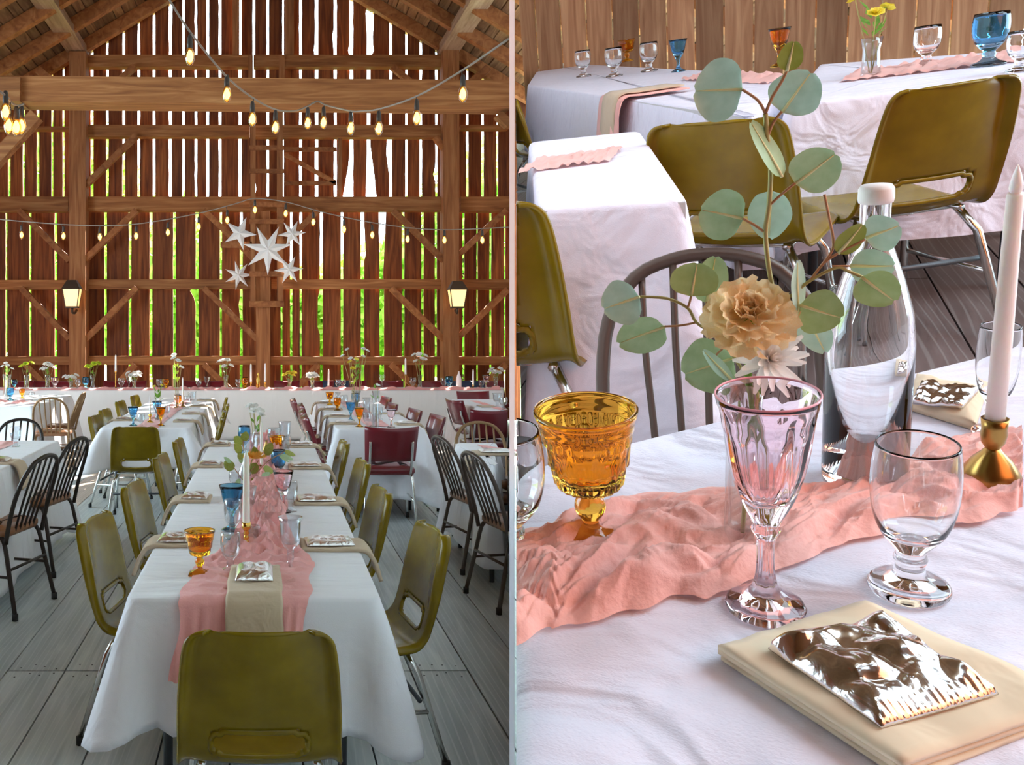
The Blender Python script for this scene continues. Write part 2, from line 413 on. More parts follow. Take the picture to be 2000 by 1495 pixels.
for q in [(166,364,266,266),(235,156,264,130),(765,130,800,160),(866,290,850,268),(38,411,136,510),(167,507,267,411),(398,411,502,512),(527,502,622,411),(767,411,868,510),(897,497,988,411),
          (42,563,136,662),(167,664,267,562),(398,563,502,663),(763,563,868,665),(897,657,991,566),(50,712,100,760),(222,760,264,712),(398,712,450,762),(578,758,622,712),(763,712,812,758),(945,752,988,712)]:
    brace(*q)
# the hay door in the gable
hd = post_px
for a in [(556,292,657,292),(556,358,657,358),(556,302,655,357)]:
    obj('door_batten', G().add(*bar(P(a[0],a[1],15.3), P(a[2],a[3],15.3), .075, .05)), M_['brace'], wb)
post_px(660, 668, 268, 384, 15.3, .06, 'stud')

# ------------------------------------------------------------------ roof
cl = struct('ceiling')
RX, RZ0, RS = -.05, 8.60, .605
def roof_z(x): return RZ0 - RS*abs(x-RX)
L_ = sqrt(1+RS*RS)
SKYX, SKY1 = 2.8, 1.0          # roof opening added to light the raised room, behind and right of camera
for side in (-1, 1):
    yy = 15.2
    while yy > 4.3:
        a = (RX, yy, RZ0-.1); e = 6.9
        b = (RX+side*e, yy, RZ0-RS*e-.1)
        obj('rafter', G().add(*bar(a, b, .2, .14, (0,1,0))), M_['brace'], cl)
        yy -= 1.0
    s = 0.0; i = 0
    while s < 8.2:
        wd = random.choice((.17, .21, .25))
        x0, x1 = RX+side*s/L_, RX+side*(s+wd-.018)/L_
        z0, z1 = roof_z(x0)+.02, roof_z(x1)+.02
        j = random.uniform(0, .012)
        ya = SKY1 if side > 0 and x0 > SKYX else -3.5
        v = [(x0,ya,z0+j),(x1,ya,z1+j),(x1,15.9,z1+j),(x0,15.9,z0+j),(x0,ya,z0+.03+j),(x1,ya,z1+.03+j),(x1,15.9,z1+.03+j),(x0,15.9,z0+.03+j)]
        obj('roof_board', G().add(v, [(0,3,2,1),(4,5,6,7),(0,1,5,4),(1,2,6,5),(2,3,7,6),(3,0,4,7)]), M_['roof'], cl)
        s += wd
    for e0, e1, ya in ([(0, 7.1, -3.6)] if side < 0 else [(0, SKYX, -3.6), (SKYX, 7.1, SKY1)]):
        v = [(RX+side*e0,ya,RZ0-RS*e0+.09),(RX+side*e1,ya,RZ0-RS*e1+.09),(RX+side*e1,16,RZ0-RS*e1+.09),(RX+side*e0,16,RZ0-RS*e0+.09)]
        v += [(p[0],p[1],p[2]+.03) for p in v]
        obj('shingle_layer', G().add(v, [(0,3,2,1),(4,5,6,7),(0,1,5,4),(1,2,6,5),(2,3,7,6),(3,0,4,7)]), M_['eave'], cl)
    xp = X_(147 if side < 0 else 880, 15.0)
    zt = P(0, 98, 15.0).z
    obj('purlin', G().add(*box(xp-.17, xp+.17, 3, 15.35, zt, min(zt+.33, roof_z(xp)-.03))), M_['purlin'], cl)
    obj('strut', G().add(*bar((xp+side*.15, 14.95, zt-.75), (xp+side*.62, 14.9, roof_z(xp+side*.62)-.15), .13, .13)), M_['brace'], cl)
# tie beam spanning the barn, its knee braces
obj('tie_beam', G().add(*bar(P(-170, 180, 11.2), P(993, 191, 11.2), .325, .42)), M_['beam'], cl)
obj('tie_beam_end', G().add(*bar(P(-170, 180, 11.12), P(48, 183, 11.12), .30, .42)), M_['beam'], cl)
obj('knee_brace', G().add(*bar(P(-40, 350, 11.25), P(72, 226, 11.25), .16, .18)), M_['beam'], cl)
obj('knee_brace', G().add(*bar(P(993, 245, 11.25), P(972, 224, 11.25), .1, .16)), M_['beam'], cl)

# unseen walls around the hall: solid stretches and openings set to shape the light
wl = struct('wall_left')
obj('wall_board', G().add(*box(-7.0, -6.94, 9.5, 16, 0, 4.4)), M_['wall'], wl)
obj('wall_board', G().add(*box(-7.0, -6.94, -3.5, 3.0, 0, 4.4)), M_['wall'], wl)
wr = struct('wall_right')
obj('wall_board', G().add(*box(6.94, 7.0, -3.5, 0.2, 0, 4.4)), M_['wall'], wr)
wf = struct('wall_front')
obj('wall_board', G().add(*box(-7.0, 7.0, -3.5, -3.44, 0, 7.0)), M_['wall'], wf)

DIV0 = .80
# the white dividing wall between the hall and the raised dining room
wd_ = struct('wall_divider')
y0, y1 = DIV0, 15.9
poly = [(KL*y0, y0), (KR*y0, y0), (KR*y1, y1), (KL*y1, y1)]
obj('partition_panel', G().add(*prism(poly, 0, 5.75)), M_['divider'], wd_)

# ------------------------------------------------------------------ outside: meadow and trees seen between the boards
gd = struct('ground')
obj('meadow', G().add(*box(-60, 60, 16.4, 90, -.6, -.5)), M_['grass'], gd)
def tree(x, y, h, r, label):
    t = thing('tree', label, 'tree', T(x, y, -.5), 'trees behind the barn wall')
    g = G().add(*tube([(0,0,0),(.1,0,h*.3),(0,.1,h*.6),(.1,0,h*.8)], [.22,.18,.12,.05], 8)); obj('trunk', g, M_['bark'], t, True)
    g = G()
    for i in range(3600):
        a, b, q = random.uniform(0,2*pi), random.uniform(-1,1), random.uniform(.3,1)**.5
        c = Vector((cos(a)*sqrt(1-b*b)*r*q, sin(a)*sqrt(1-b*b)*r*q, h*.56 + b*h*.44*q))
        s = random.uniform(.14,.28); d1 = Vector((random.uniform(-1,1),random.uniform(-1,1),random.uniform(-1,1))).normalized()
        d2 = d1.orthogonal().normalized()
        g.add([c-d1*s, c+d2*s*.5, c+d1*s, c-d2*s*.5], [(0,1,2,3)])
    o = obj('foliage', g, M_['tree'], t); o['kind'] = 'stuff'
tl = ['tree behind the wall at the far left of the barn','tree behind the wall, left of the left post','tree behind the wall just right of the left lantern','tree behind the wall left of the paper stars','tree behind the wall under the paper stars','tree behind the wall right of the paper stars','tree behind the wall left of the right lantern','tree behind the wall at the far right of the barn']
for i, (x, y, h, r) in enumerate([(-7.0,22,9.0,2.8),(-4.9,21,7.6,2.2),(-2.6,24,6.0,2.3),(-.6,23,4.4,1.9),(1.3,24,4.0,1.9),(3.1,23,4.6,2.0),(5.0,22,6.4,2.1),(7.2,23,8.2,2.6)]):
    tree(x, y, h, r, tl[i])
# ------------------------------------------------------------------ tablecloths, tables
def rounded(poly, r, step):
    """resample a convex CCW polygon with rounded corners -> [(x, y, nx, ny, corner)]"""
    out = []; n = len(poly)
    for i in range(n):
        p0, p1, p2 = Vector(poly[i-1]), Vector(poly[i]), Vector(poly[(i+1) % n])
        d1, d2 = (p1-p0).normalized(), (p2-p1).normalized()
        l1, l2 = (p1-p0).length, (p2-p1).length
        rr = min(r, l1*.4, l2*.4)
        n1, n2 = Vector((d1.y, -d1.x)), Vector((d2.y, -d2.x))
        m = 7
        for k in range(m+1):
            t = k/m; a = p1-d1*rr*(1-t); b = p1+d2*rr*t; q = a.lerp(b, t)
            nn = n1.lerp(n2, t).normalized()
            ang = 1-min(1, abs(d1.dot(d2)))
            out.append((q.x, q.y, nn.x, nn.y, (1-abs(2*t-1))*ang))
        L2 = l2 - rr - min(r, l2*.4)
        ns = max(1, int(L2/step))
        for k in range(1, ns):
            q = p1 + d2*(rr+L2*k/ns); out.append((q.x, q.y, n2.x, n2.y, 0))
    return out
def cloth_geo(poly, zt, drop, flare=.07, amp=.025, per=.34, seed=0, step=.05, r=.05, corner=.16, rows=14, hem=.0, folds=.0):
    pts = rounded(poly, r, step); n = len(pts); cx = sum(p[0] for p in pts)/n; cy = sum(p[1] for p in pts)/n
    # smooth the corner weight along the edge so that corner folds spread
    cw = [p[4] for p in pts]
    for _ in range(3):
        cw = [(cw[i-1]+cw[i]*2+cw[(i+1) % n])/4 for i in range(n)]
    s = 0; ss = [0]
    for i in range(1, n):
        s += sqrt((pts[i][0]-pts[i-1][0])**2+(pts[i][1]-pts[i-1][1])**2); ss.append(s)
    tot = s; cs = [ss[i] for i in range(n) if pts[i][4] > .5 and pts[i][4] >= max(pts[i-1][4], pts[(i+1) % n][4])] or [1e9]
    def dcor(q): return min(min(abs(q-c), tot-abs(q-c)) for c in cs)
    v, f = [], []
    ins = [.03, .012]
    for d in ins:
        for p in pts: v.append((p[0]-p[2]*d, p[1]-p[3]*d, zt))
    prof = [(0, .004), (.003, .013)] + [((j+1)/rows, None) for j in range(rows)]
    for (t, q) in prof:
        for i, p in enumerate(pts):
            if q is not None:
                o, z = (-.004 if t == 0 else .0), zt-q
            else:
                wv = nz(ss[i]/per, seed*7.3, t*.35) + .5*nz(ss[i]/per*2.1, seed*3.3+5, t*.3)
                o = flare*t**.9 + amp*wv*2*t**.7 + corner*cw[i]*t**.8 + folds*t**1.1*math.exp(-(dcor(ss[i])/.26)**2)*cos(2*pi*dcor(ss[i])/.15)
                z = zt-.013-(drop-.013)*t*(1+hem*nz(ss[i]*.6, seed)+.10*min(1,cw[i]*1.5)) 
            v.append((p[0]+p[2]*o, p[1]+p[3]*o, z))
    R = len(ins)+len(prof)
    for j in range(R-1):
        for i in range(n):
            i2 = (i+1) % n
            f.append((j*n+i, (j+1)*n+i, (j+1)*n+i2, j*n+i2))
    cpt = len(v); v.append((cx, cy, zt)); f += [(cpt, i, (i+1) % n) for i in range(n)]
    return v, f
def rect(x0, x1, y0, y1): return [(x0,y0),(x1,y0),(x1,y1),(x0,y1)]
ZT = .74
def tablecloth(poly, label, drop=.5, M=None, matk='cloth', group='white tablecloths', zt=ZT, **kw):
    g = G().add(*cloth_geo(poly, zt+.006, drop, **kw))
    o = obj('tablecloth', g, M_[matk], None, True, M); tag(o, label, 'tablecloth', group)
    sm = o.modifiers.new('thick', 'SOLIDIFY'); sm.thickness = .003; sm.offset = -1
    return o
def table(poly, label, M=None, zt=ZT, group='tables under cloths', legs=True):
    t = thing('folding_table', label, 'table', M if M is not None else T(0,0,0), group)
    cx = sum(p[0] for p in poly)/len(poly); cy = sum(p[1] for p in poly)/len(poly)
    pl = [(cx+(p[0]-cx)*.975, cy+(p[1]-cy)*.985) for p in poly]
    obj('tabletop', G().add(*prism(pl, zt-.04, zt)), M_['tabletop'], t)
    if legs:
        for p in poly:
            q = (cx+(p[0]-cx)*.78, cy+(p[1]-cy)*.8)
            obj('leg', G().add(*tube([(q[0], q[1], 0), (q[0], q[1], zt-.04)], .016, 8)), M_['steelgrey'], t, True)
    return t

# ------------------------------------------------------------------ chairs (front of a chair looks to +y, origin on the floor)
def shell_chair():
    t = link('shell_chair', None)
    # seat-and-back shell: centre profile (y, z), half width
    prof = [(.21,.415,.205),(.215,.43,.21),(.19,.442,.215),(.10,.436,.218),(0,.428,.218),(-.09,.426,.216),(-.15,.435,.213),(-.185,.465,.209),(-.205,.51,.206),(-.222,.56,.204),(-.24,.62,.20),(-.258,.69,.194),(-.272,.745,.187),(-.28,.775,.178),(-.284,.792,.16),(-.29,.797,.135)]
    dense = smooth_path([(a, b, c) for a, b, c in prof], 6)
    nu = 40; v, f = [], []
    nr = len(dense)
    for j, p in enumerate(dense):
        for i in range(nu+1):
            u = -1+2*i/nu; e = abs(u)
            back = min(1, max(0, (p.z and (p.y-.44)/.2)))            # 0 on the seat, 1 on the back
            x = u*p.z
            dish = (1-u*u)
            roll = max(0, (e-.86)/.14)**1.6
            y = p.x - back*.035*dish - back*.036*roll*(1) + back*.03
            z = p.y - (1-back)*.018*dish - (1-back)*.02*roll
            v.append((x, y, z))
    hole = lambda j, i: (.462 < dense[j].y < .535 and dense[j].x < -.16 and abs(-1+2*(i+.5)/nu) < .62-.16*max(0,(abs(dense[j].y-.498)-.018)/.019)**2)
    for j in range(nr-1):
        for i in range(nu):
            if hole(j, i): continue
            f.append((j*(nu+1)+i, j*(nu+1)+i+1, (j+1)*(nu+1)+i+1, (j+1)*(nu+1)+i))
    # rounded lip of the slot at the foot of the back
    rim = []
    def at(uu, zz):
        j = min(range(nr), key=lambda q: abs(dense[q].y-zz) + (0 if dense[q].x < -.16 else 9)); i = (uu+1)/2*nu; a = int(i)
        p0, p1 = Vector(v[j*(nu+1)+a]), Vector(v[j*(nu+1)+min(nu, a+1)]); return p0.lerp(p1, i-a)
    for k in range(48):
        a = 2*pi*k/48; ca, sa = cos(a), sin(a)
        rim.append(at(.60*math.copysign(abs(ca)**.35, ca), .4985+.034*math.copysign(abs(sa)**.6, sa)))
    rim.append(rim[0])
    obj('slot_rim', G().add(*tube(rim, .0085, 8, False)), M_['olive'], t, True)
    o = obj('shell', G().add(v, f), M_['olive'], t, True)
    sm = o.modifiers.new('thick', 'SOLIDIFY'); sm.thickness = .009; sm.offset = 0
    g = G()
    for s in (-1, 1): g.add(*tube([(s*.15,.15,.405),(s*.15,-.14,.405)], .011, 8))
    g.add(*tube([(-.15,.12,.405),(.15,.12,.405)], .011, 8)); g.add(*tube([(-.15,-.1,.405),(.15,-.1,.405)], .011, 8))
    obj('under_frame', g, M_['chrome'], t, True)
    for sx in (-1, 1):
        for (ya, yb) in ((.13, .2), (-.12, -.25)):
            lg = obj('leg', G().add(*tube([(sx*.15, ya, .405), (sx*.19, ya+(yb-ya)*.3, .33), (sx*.225, yb, .02)], .0125, 8)), M_['chrome'], t, True)
            obj('foot', G().add(*tube([(sx*.225, yb, 0), (sx*.225, yb, .03)], .016, 8)), M_['rubber'], lg, True)
    for sx in (-1, 1):
        obj('stretcher', G().add(*tube([(sx*.21, .165, .2), (sx*.21, -.19, .2)], .008, 6)), M_['chrome'], t, True)
    obj('cross_bar', G().add(*tube([(-.21, -.16, .24), (.21, -.16, .24)], .009, 6)), M_['steelgrey'], t, True)
    return t
def slab(w, d, th, r=.03, cr=.03, bulge=.012, nx=10, ny=10):
    """upholstered pad: rounded rectangle w x d, thickness th, standing on z=0"""
    pl = rounded([(-w/2,-d/2),(w/2,-d/2),(w/2,d/2),(-w/2,d/2)], cr, .06); n = len(pl)
    v, f = [], []
    rows = [(0.012,0,0),(0,th*.3,0),(0,th*.7,0),(0.012,th*.95,0),(.06,th+bulge*.7,0),(.12,th+bulge,0)]
    for ins, z, _ in rows:
        for p in pl: v.append((p[0]-p[2]*min(ins, w*.4), p[1]-p[3]*min(ins, d*.4), z))
    for j in range(len(rows)-1):
        for i in range(n):
            i2 = (i+1) % n; f.append((j*n+i, j*n+i2, (j+1)*n+i2, (j+1)*n+i))
    f.append(tuple(range(n-1, -1, -1))); o = (len(rows)-1)*n; f.append(tuple(o+i for i in range(n)))
    return v, f
def vinyl_chair(matk='red'):
    t = link('vinyl_chair', None)
    obj('seat', G().add(*slab(.42,.42,.06, cr=.06), M=T(0,.02,.42)), M_[matk], t, True)
    # padded back, leaning, slightly curved
    def bk(u, v_):
        x = (u-.5)*.42; return x
    v, f = [], []
    nu, nv = 12, 8
    for side in (0, 1):
        for j in range(nv+1):
            for i in range(nu+1):
                u, q = i/nu, j/nv
                x = (u-.5)*(.40+.025*q); z = .535+.285*q - .012*(1-(2*u-1)**2)*q*1.0
                e = min(1, 6*min(u, 1-u, q, 1-q)+.15)**.5
                y = -.20-.10*q - .05*(1-(2*u-1)**2) + (.026*e if side else -.012*e)
                v.append((x, y, z))
    o = (nu+1)*(nv+1)
    for j in range(nv):
        for i in range(nu):
            a = j*(nu+1)+i
            f.append((a, a+1, a+nu+2, a+nu+1)); f.append((o+a, o+a+nu+1, o+a+nu+2, o+a+1))
    rim = [i for i in range(nu+1)] + [j*(nu+1)+nu for j in range(1, nv+1)] + [nv*(nu+1)+i for i in range(nu-1,-1,-1)] + [j*(nu+1) for j in range(nv-1,0,-1)]
    for k in range(len(rim)):
        a, b = rim[k], rim[(k+1) % len(rim)]; f.append((a, o+a, o+b, b))
    obj('backrest', G().add(v, f), M_[matk], t, True)
    for s in (-1, 1):
        obj('back_upright', G().add(*tube(smooth_path([(s*.165,-.10,.41),(s*.165,-.19,.44),(s*.165,-.245,.53),(s*.165,-.29,.66),(s*.165,-.30,.70)],4), .011, 8)), M_['chrome'], t, True)
        for (ya, yb) in ((.17,.22),(-.17,-.24)):
            lg = obj('leg', G().add(*tube(smooth_path([(s*.17,ya*.6,.41),(s*.185,ya,.39),(s*.205,yb,.03)],4), .011, 8)), M_['chrome'], t, True)
            obj('foot', G().add(*tube([(s*.205,yb,0),(s*.205,yb,.04)], .015, 8)), M_['rubber'], lg, True)
        obj('stretcher', G().add(*tube([(s*.19,.19,.22),(s*.19,-.2,.22)], .008, 6)), M_['chrome'], t, True)
    return t
def hoop_chair(metal='darkmetal', seatm='seat'):
    t = link('hoop_back_chair', None)
    obj('seat', G().add(*slab(.40,.40,.05, cr=.10), M=T(0,.03,.43)), M_[seatm], t, True)
    hoop = [(-.185,-.165,.40),(-.188,-.19,.52),(-.19,-.225,.64),(-.175,-.265,.75),(-.125,-.295,.825),(-.06,-.31,.853),(0,-.313,.86),(.06,-.31,.853),(.125,-.295,.825),(.175,-.265,.75),(.19,-.225,.64),(.188,-.19,.52),(.185,-.165,.40)]
    obj('back_hoop', G().add(*tube(smooth_path(hoop, 3), .013, 8)), M_[metal], t, True)
    for x in (-.11,-.055,0,.055,.11):
        top = .853-.35*abs(x)**1.6 if abs(x) < .07 else .835
        pts = [(x*.82,-.16,.44),(x*.9,-.20,.56),(x,-.25,.69),(x*1.03,-.305,top-.005)]
        obj('spindle', G().add(*tube(smooth_path(pts,3), .0075, 6)), M_[metal], t, True)
    for s in (-1, 1):
        for (ya, yb) in ((.17,.205),(-.15,-.235)):
            lg = obj('leg', G().add(*tube(smooth_path([(s*.165,ya*.75,.435),(s*.175,ya,.40),(s*.185,ya+(yb-ya)*.4,.25),(s*.205,yb,.02)],3), .0125, 8)), M_[metal], t, True)
            obj('foot', G().add(*tube([(s*.205,yb,0),(s*.205,yb,.035)], .017, 8)), M_['rubber'], lg, True)
        obj('stretcher', G().add(*tube([(s*.18,.185,.22),(s*.185,-.19,.22)], .008, 6)), M_[metal], t, True)
    obj('stretcher', G().add(*tube([(-.18,.19,.26),(.18,.19,.26)], .008, 6)), M_[metal], t, True)
    obj('stretcher', G().add(*tube([(-.18,-.19,.26),(.18,-.19,.26)], .008, 6)), M_[metal], t, True)
    return t
protos = {}
def chair(kind, M, label, group, scale=1.0):
    """first use moves the prototype itself, later uses copy it with all its parts"""
    if scale != 1.0: M = M @ Matrix.Scale(scale, 4)
    if kind not in protos:
        p = {'olive': shell_chair, 'red': lambda: vinyl_chair('red'), 'navy': lambda: vinyl_chair('navy'),
             'dark': lambda: hoop_chair('darkmetal'), 'brown': lambda: hoop_chair('brownmetal'), 'tan': lambda: hoop_chair('tanmetal')}[kind]()
        protos[kind] = p; o = p; o.matrix_local = M
    else: o = copy_tree(protos[kind], None, M)
    return tag(o, label, 'chair', group)
def cut_at_divider(root, side):
    """trim whatever would reach into the dividing wall; side -1 keeps the hall side, +1 the raised room"""
    import bmesh
    bpy.context.view_layer.update()
    k = KL-.002 if side < 0 else KR+.002
    nrm = Vector((-1, k, 0)).normalized()*(1 if side < 0 else -1)       # points to the kept side
    for o in [root]+list(root.children_recursive):
        if o.type != 'MESH': continue
        Mw = o.matrix_world; inv = Mw.inverted()
        ds = [(Mw @ v.co).dot(nrm) for v in o.data.vertices]
        if min(ds) > 0: continue
        if max(ds) <= 0:
            bpy.data.objects.remove(o, do_unlink=True); continue
        o.data = o.data.copy(); bm = bmesh.new(); bm.from_mesh(o.data)
        pl = inv @ Vector((0,0,0)); nl = (Mw.to_3x3().transposed() @ nrm).normalized()
        r = bmesh.ops.bisect_plane(bm, geom=bm.verts[:]+bm.edges[:]+bm.faces[:], plane_co=pl, plane_no=nl, clear_inner=True)
        ed = [e for e in r['geom_cut'] if isinstance(e, bmesh.types.BMEdge)]
        try: bmesh.ops.holes_fill(bm, edges=[e for e in bm.edges if e.is_boundary and e in set(ed)], sides=0)
        except Exception: pass
        bm.to_mesh(o.data); bm.free()
FACE = {'+y': 0, '-x': pi/2, '-y': pi, '+x': -pi/2}
def floor_chair(kind, x, Y, face, label, group, jit=0.0, scale=1.0):
    return chair(kind, T(x, Y, 0) @ RZ(FACE[face]+jit), label, group, scale)
# a chair whose back top should stand at (x, Y): the back is .29 behind the origin
def chair_at(kind, bx, bY, face, label, group, jit=0.0, scale=1.0):
    a = FACE[face]+jit; d = Vector((-sin(a), cos(a)))      # forward
    return floor_chair(kind, bx+d.x*.29, bY+d.y*.29, face, label, group, jit, scale)

# ------------------------------------------------------------------ glassware, candles, napkins (unit: metres, origin at the foot)
def goblet_prof(kind):
    if kind == 'amber':      # pressed glass, straight flaring bowl, ball stem
        o = [(0,0),(.034,0),(.036,.004),(.034,.008),(.014,.014),(.008,.020),(.009,.026),(.013,.031),(.015,.038),(.013,.045),(.009,.050),(.014,.054),(.030,.058),(.034,.066),(.036,.078),(.0385,.08),(.041,.100),(.0415,.102),(.0425,.112),(.0445,.113),(.046,.124),(.0475,.1245),(.0485,.13)]
        i = [(.0455,.1305),(.0435,.12),(.040,.108),(.037,.09),(.033,.075),(.026,.068),(0,.066)]
    elif kind == 'clear':    # short-stemmed water goblet
        o = [(0,0),(.033,0),(.035,.003),(.033,.007),(.020,.012),(.014,.018),(.0125,.024),(.0145,.030),(.012,.035),(.013,.038),(.021,.047),(.029,.058),(.0345,.075),(.0365,.092),(.0365,.108),(.035,.122),(.0335,.132)]
        i = [(.0325,.1325),(.034,.122),(.0355,.108),(.0355,.092),(.0335,.076),(.028,.061),(.020,.053),(0,.05)]
    elif kind == 'tulip':    # long-stemmed pressed tulip goblet
        o = [(0,0),(.034,0),(.0355,.002),(.034,.005),(.022,.011),(.012,.019),(.0085,.03),(.0075,.045),(.0085,.058),(.013,.066),(.012,.07),(.016,.078),(.024,.092),(.031,.11),(.035,.126),(.0375,.142),(.0395,.155),(.0425,.168),(.0435,.171)]
        i = [(.0427,.171),(.0378,.154),(.034,.137),(.030,.12),(.025,.106),(.016,.093),(0,.088)]
    elif kind == 'crystal':  # cut goblet with an upright bowl
        o = [(0,0),(.033,0),(.035,.003),(.033,.006),(.016,.012),(.011,.02),(.0135,.03),(.011,.04),(.014,.048),(.012,.053),(.025,.062),(.033,.074),(.037,.09),(.038,.115),(.039,.135),(.043,.15)]
        i = [(.0424,.15),(.0375,.134),(.0355,.114),(.0345,.092),(.030,.078),(.02,.07),(0,.068)]
    elif kind == 'wine':
        o = [(0,0),(.03,0),(.031,.002),(.012,.006),(.005,.012),(.004,.03),(.004,.07),(.008,.076),(.022,.09),(.031,.11),(.033,.13),(.03,.155)]
        i = [(.029,.155),(.032,.13),(.03,.111),(.021,.092),(0,.081)]
    return o, i
_gm = {}
def goblet_mesh(kind, matk, n=20, hero=False):
    key = (kind, matk, n, hero)
    if key in _gm: return _gm[key]
    o, i = goblet_prof(kind)
    zmax = o[-1][1]
    bowl0 = {'amber': .056, 'clear': 9, 'tulip': .06, 'crystal': .055, 'wine': 9}[kind]
    def fl(a, z, r):
        if kind == 'amber':
            if z < .0085 and not hero: return .92/max(abs(cos(a)), abs(sin(a)))
            if .082 < z < .1005: return 1-.045*abs(sin(a*5))
            if .056 < z < .081: return 1-.05*abs(sin(a*10))
            if .112 < z < .1242: return 1+.0*cos(a*12)
            if .1015 < z < .1125: return 1+.018*cos(a*24)
        if kind == 'tulip':
            if z < .025: return 1-.02*abs(sin(a*6))
            if z < .075: return 1-.12*abs(sin(a*4))
            if z < .16: return 1-.07*abs(sin(a*4+z*6))*(1 if z < .145 else .4)
        if kind == 'crystal' and .02 < z < .145: return 1-.06*abs(sin(a*8+z*30))
        return 1
    nn = n*4 if hero else n
    if hero:
        od = smooth_path([(r, z, 0) for r, z in o[1:]], 3 if kind != 'amber' else 2)
        o = [o[0]] + [(max(p.x, .001), min(p.y, zmax)) for p in od]
        idn = smooth_path([(r, z, 0) for r, z in i], 3); i = [(max(p.x, 0), p.y) for p in idn[:-1]] + [i[-1]]
    v1, f1 = lathe(o, nn, fl); g = G().add(v1, f1)
    v2, f2 = lathe(i, nn)
    # join rim
    a = len(v1)-nn; off = len(g.v); g.add(v2, f2)
    for k in range(nn): g.f.append((a+k, a+(k+1) % nn, off+(k+1) % nn, off+k))
    m = g.mesh(matk+'_'+kind+'_goblet', M_[matk], True); _gm[key] = m; return m
GL = {'amber': .13, 'clear': .1325, 'tulip': .171, 'crystal': .15, 'wine': .155}
def goblet(kind, matk, M, label, h=None, group=None, hero=False, wid=1.0, n=16):
    m = goblet_mesh(kind, matk, n, hero)
    s = (h/GL[kind]) if h else 1.0
    o = link('goblet', m, None, M @ Matrix.Diagonal((s*wid, s*wid, s, 1)))
    return tag(o, label, 'goblet', group)
def bottle_geo(h, r, neck=.3, wall=.003, n=24):
    o = [(0,0),(r*.96,0),(r,.006),(r,h*.52),(r*.93,h*.62),(r*.68,h*.74),(r*.42,h*.84),(r*neck,h*.9),(r*neck,h*.985),(r*neck*1.15,h)]
    i = [(r*neck*.9,h),(r*neck-wall,h*.98),(r*neck-wall,h*.9),(r*.42-wall,h*.84),(r*.68-wall,h*.735),(r*.93-wall,h*.61),(r-wall,h*.5),(r-wall,.012),(0,.01)]
    return lathe(o+i, n)
def vase_geo(h, r, flare=1.1, n=20, wall=.003):
    o = [(0,0),(r*.95,0),(r,.005),(r*.9,h*.3),(r*.85,h*.7),(r*flare,h)]
    i = [(r*flare-wall,h),(r*.85-wall,h*.7),(r*.9-wall,h*.3),(r-wall*1.5,.014),(0,.012)]
    return lathe(o+i, n)
def candle_set(M, holder_h, candle_h, hm, label_h, label_c, cm='wax', r=.011, gh=None, gc=None):
    t = thing('candlestick', label_h, 'candle holder', M, gh)
    pr = [(0,0),(.035,0),(.037,.006),(.028,.012),(.012,.018),(.007,.03)]
    k = max(1, int(holder_h/.03))
    for i in range(k):
        z0 = .03+(holder_h-.06)*i/k; dz = (holder_h-.06)/k
        pr += [(.007,z0+dz*.1),(.011,z0+dz*.5),(.007,z0+dz*.95)]
    pr += [(.010,holder_h-.028),(.016,holder_h-.02),(.016,holder_h),(.0118,holder_h),(.0118,holder_h-.015),(0,holder_h-.015)]
    obj('candle_stem', G().add(*lathe(pr, 16)), M_[hm], t, True)
    g = G().add(*lathe([(0,-.012),(r,-.012),(r,0),(r*.9,candle_h*.5),(r*.8,candle_h-.03),(r*.45,candle_h-.012),(0,candle_h)], 14))
    o = obj('taper_candle', g, M_[cm], None, True, M @ T(0,0,holder_h)); tag(o, label_c, 'candle', gc)
def blossom(M, r, matk, n1=10, layers=3):
    """a small ruffled flower head"""
    g = G()
    for Ly in range(layers):
        n = n1-Ly*2; el = .25+Ly*.42; rr = r*(1-.18*Ly)
        for k in range(n):
            a = 2*pi*(k+.5*Ly)/n+random.uniform(-.1,.1); ca, sa = cos(a), sin(a); w_ = rr*sin(pi/n)*1.25
            up = sin(el); ou = cos(el)
            pts = [(0,0,0)]
            for q, ww in ((.55,1.0),(1.0,.85)):
                for s in (-1, 1):
                    pts.append((ca*rr*q*ou - sa*w_*ww*s, sa*rr*q*ou + ca*w_*ww*s, rr*q*up + .1*rr*s*(-1)**k))
            g.add(pts, [(0,1,3,4,2)])
    return g
def spray(M, label, n=4, h=.2, matk='white_p', r=.022, leaves=6, lm='green', spread=.05, group=None, tall=None):
    """a small bunch of flowers standing in a vase"""
    t = thing('flower_bunch', label, 'flowers', M, group)
    for k in range(n):
        a = 2*pi*k/n+.6; top = Vector((cos(a)*spread*random.uniform(.5,1.1), sin(a)*spread*random.uniform(.5,1.1), h*random.uniform(.8,1.05)))
        base = Vector((cos(a)*.004, sin(a)*.004, .015))
        obj('stem', G().add(*tube([base, base.lerp(top,.5)+Vector((0,0,.015)), top], .0022, 5)), M_['stem'], t, True)
        bm = blossom(M, r, matk)
        obj('blossom', bm, M_[matk if not isinstance(matk, (list,tuple)) else matk[k % len(matk)]], t, False, T(*top) @ Matrix.Rotation(.5, 4, Vector((-sin(a), cos(a), 0))))
    for k in range(leaves):
        a = random.uniform(0, 2*pi); z0 = h*random.uniform(.5,.85); l = random.uniform(.04,.08)
        d = Vector((cos(a)*.6, sin(a)*.6, random.uniform(.4,1.2))).normalized(); s = d.cross(Vector((0,0,1))).normalized()
        b = Vector((cos(a)*.012, sin(a)*.012, z0))
        obj('leaf', G().add([b, b+d*l*.5+s*l*.2, b+d*l, b+d*l*.5-s*l*.2], [(0,1,2,3)]), M_[lm], t)
    return t
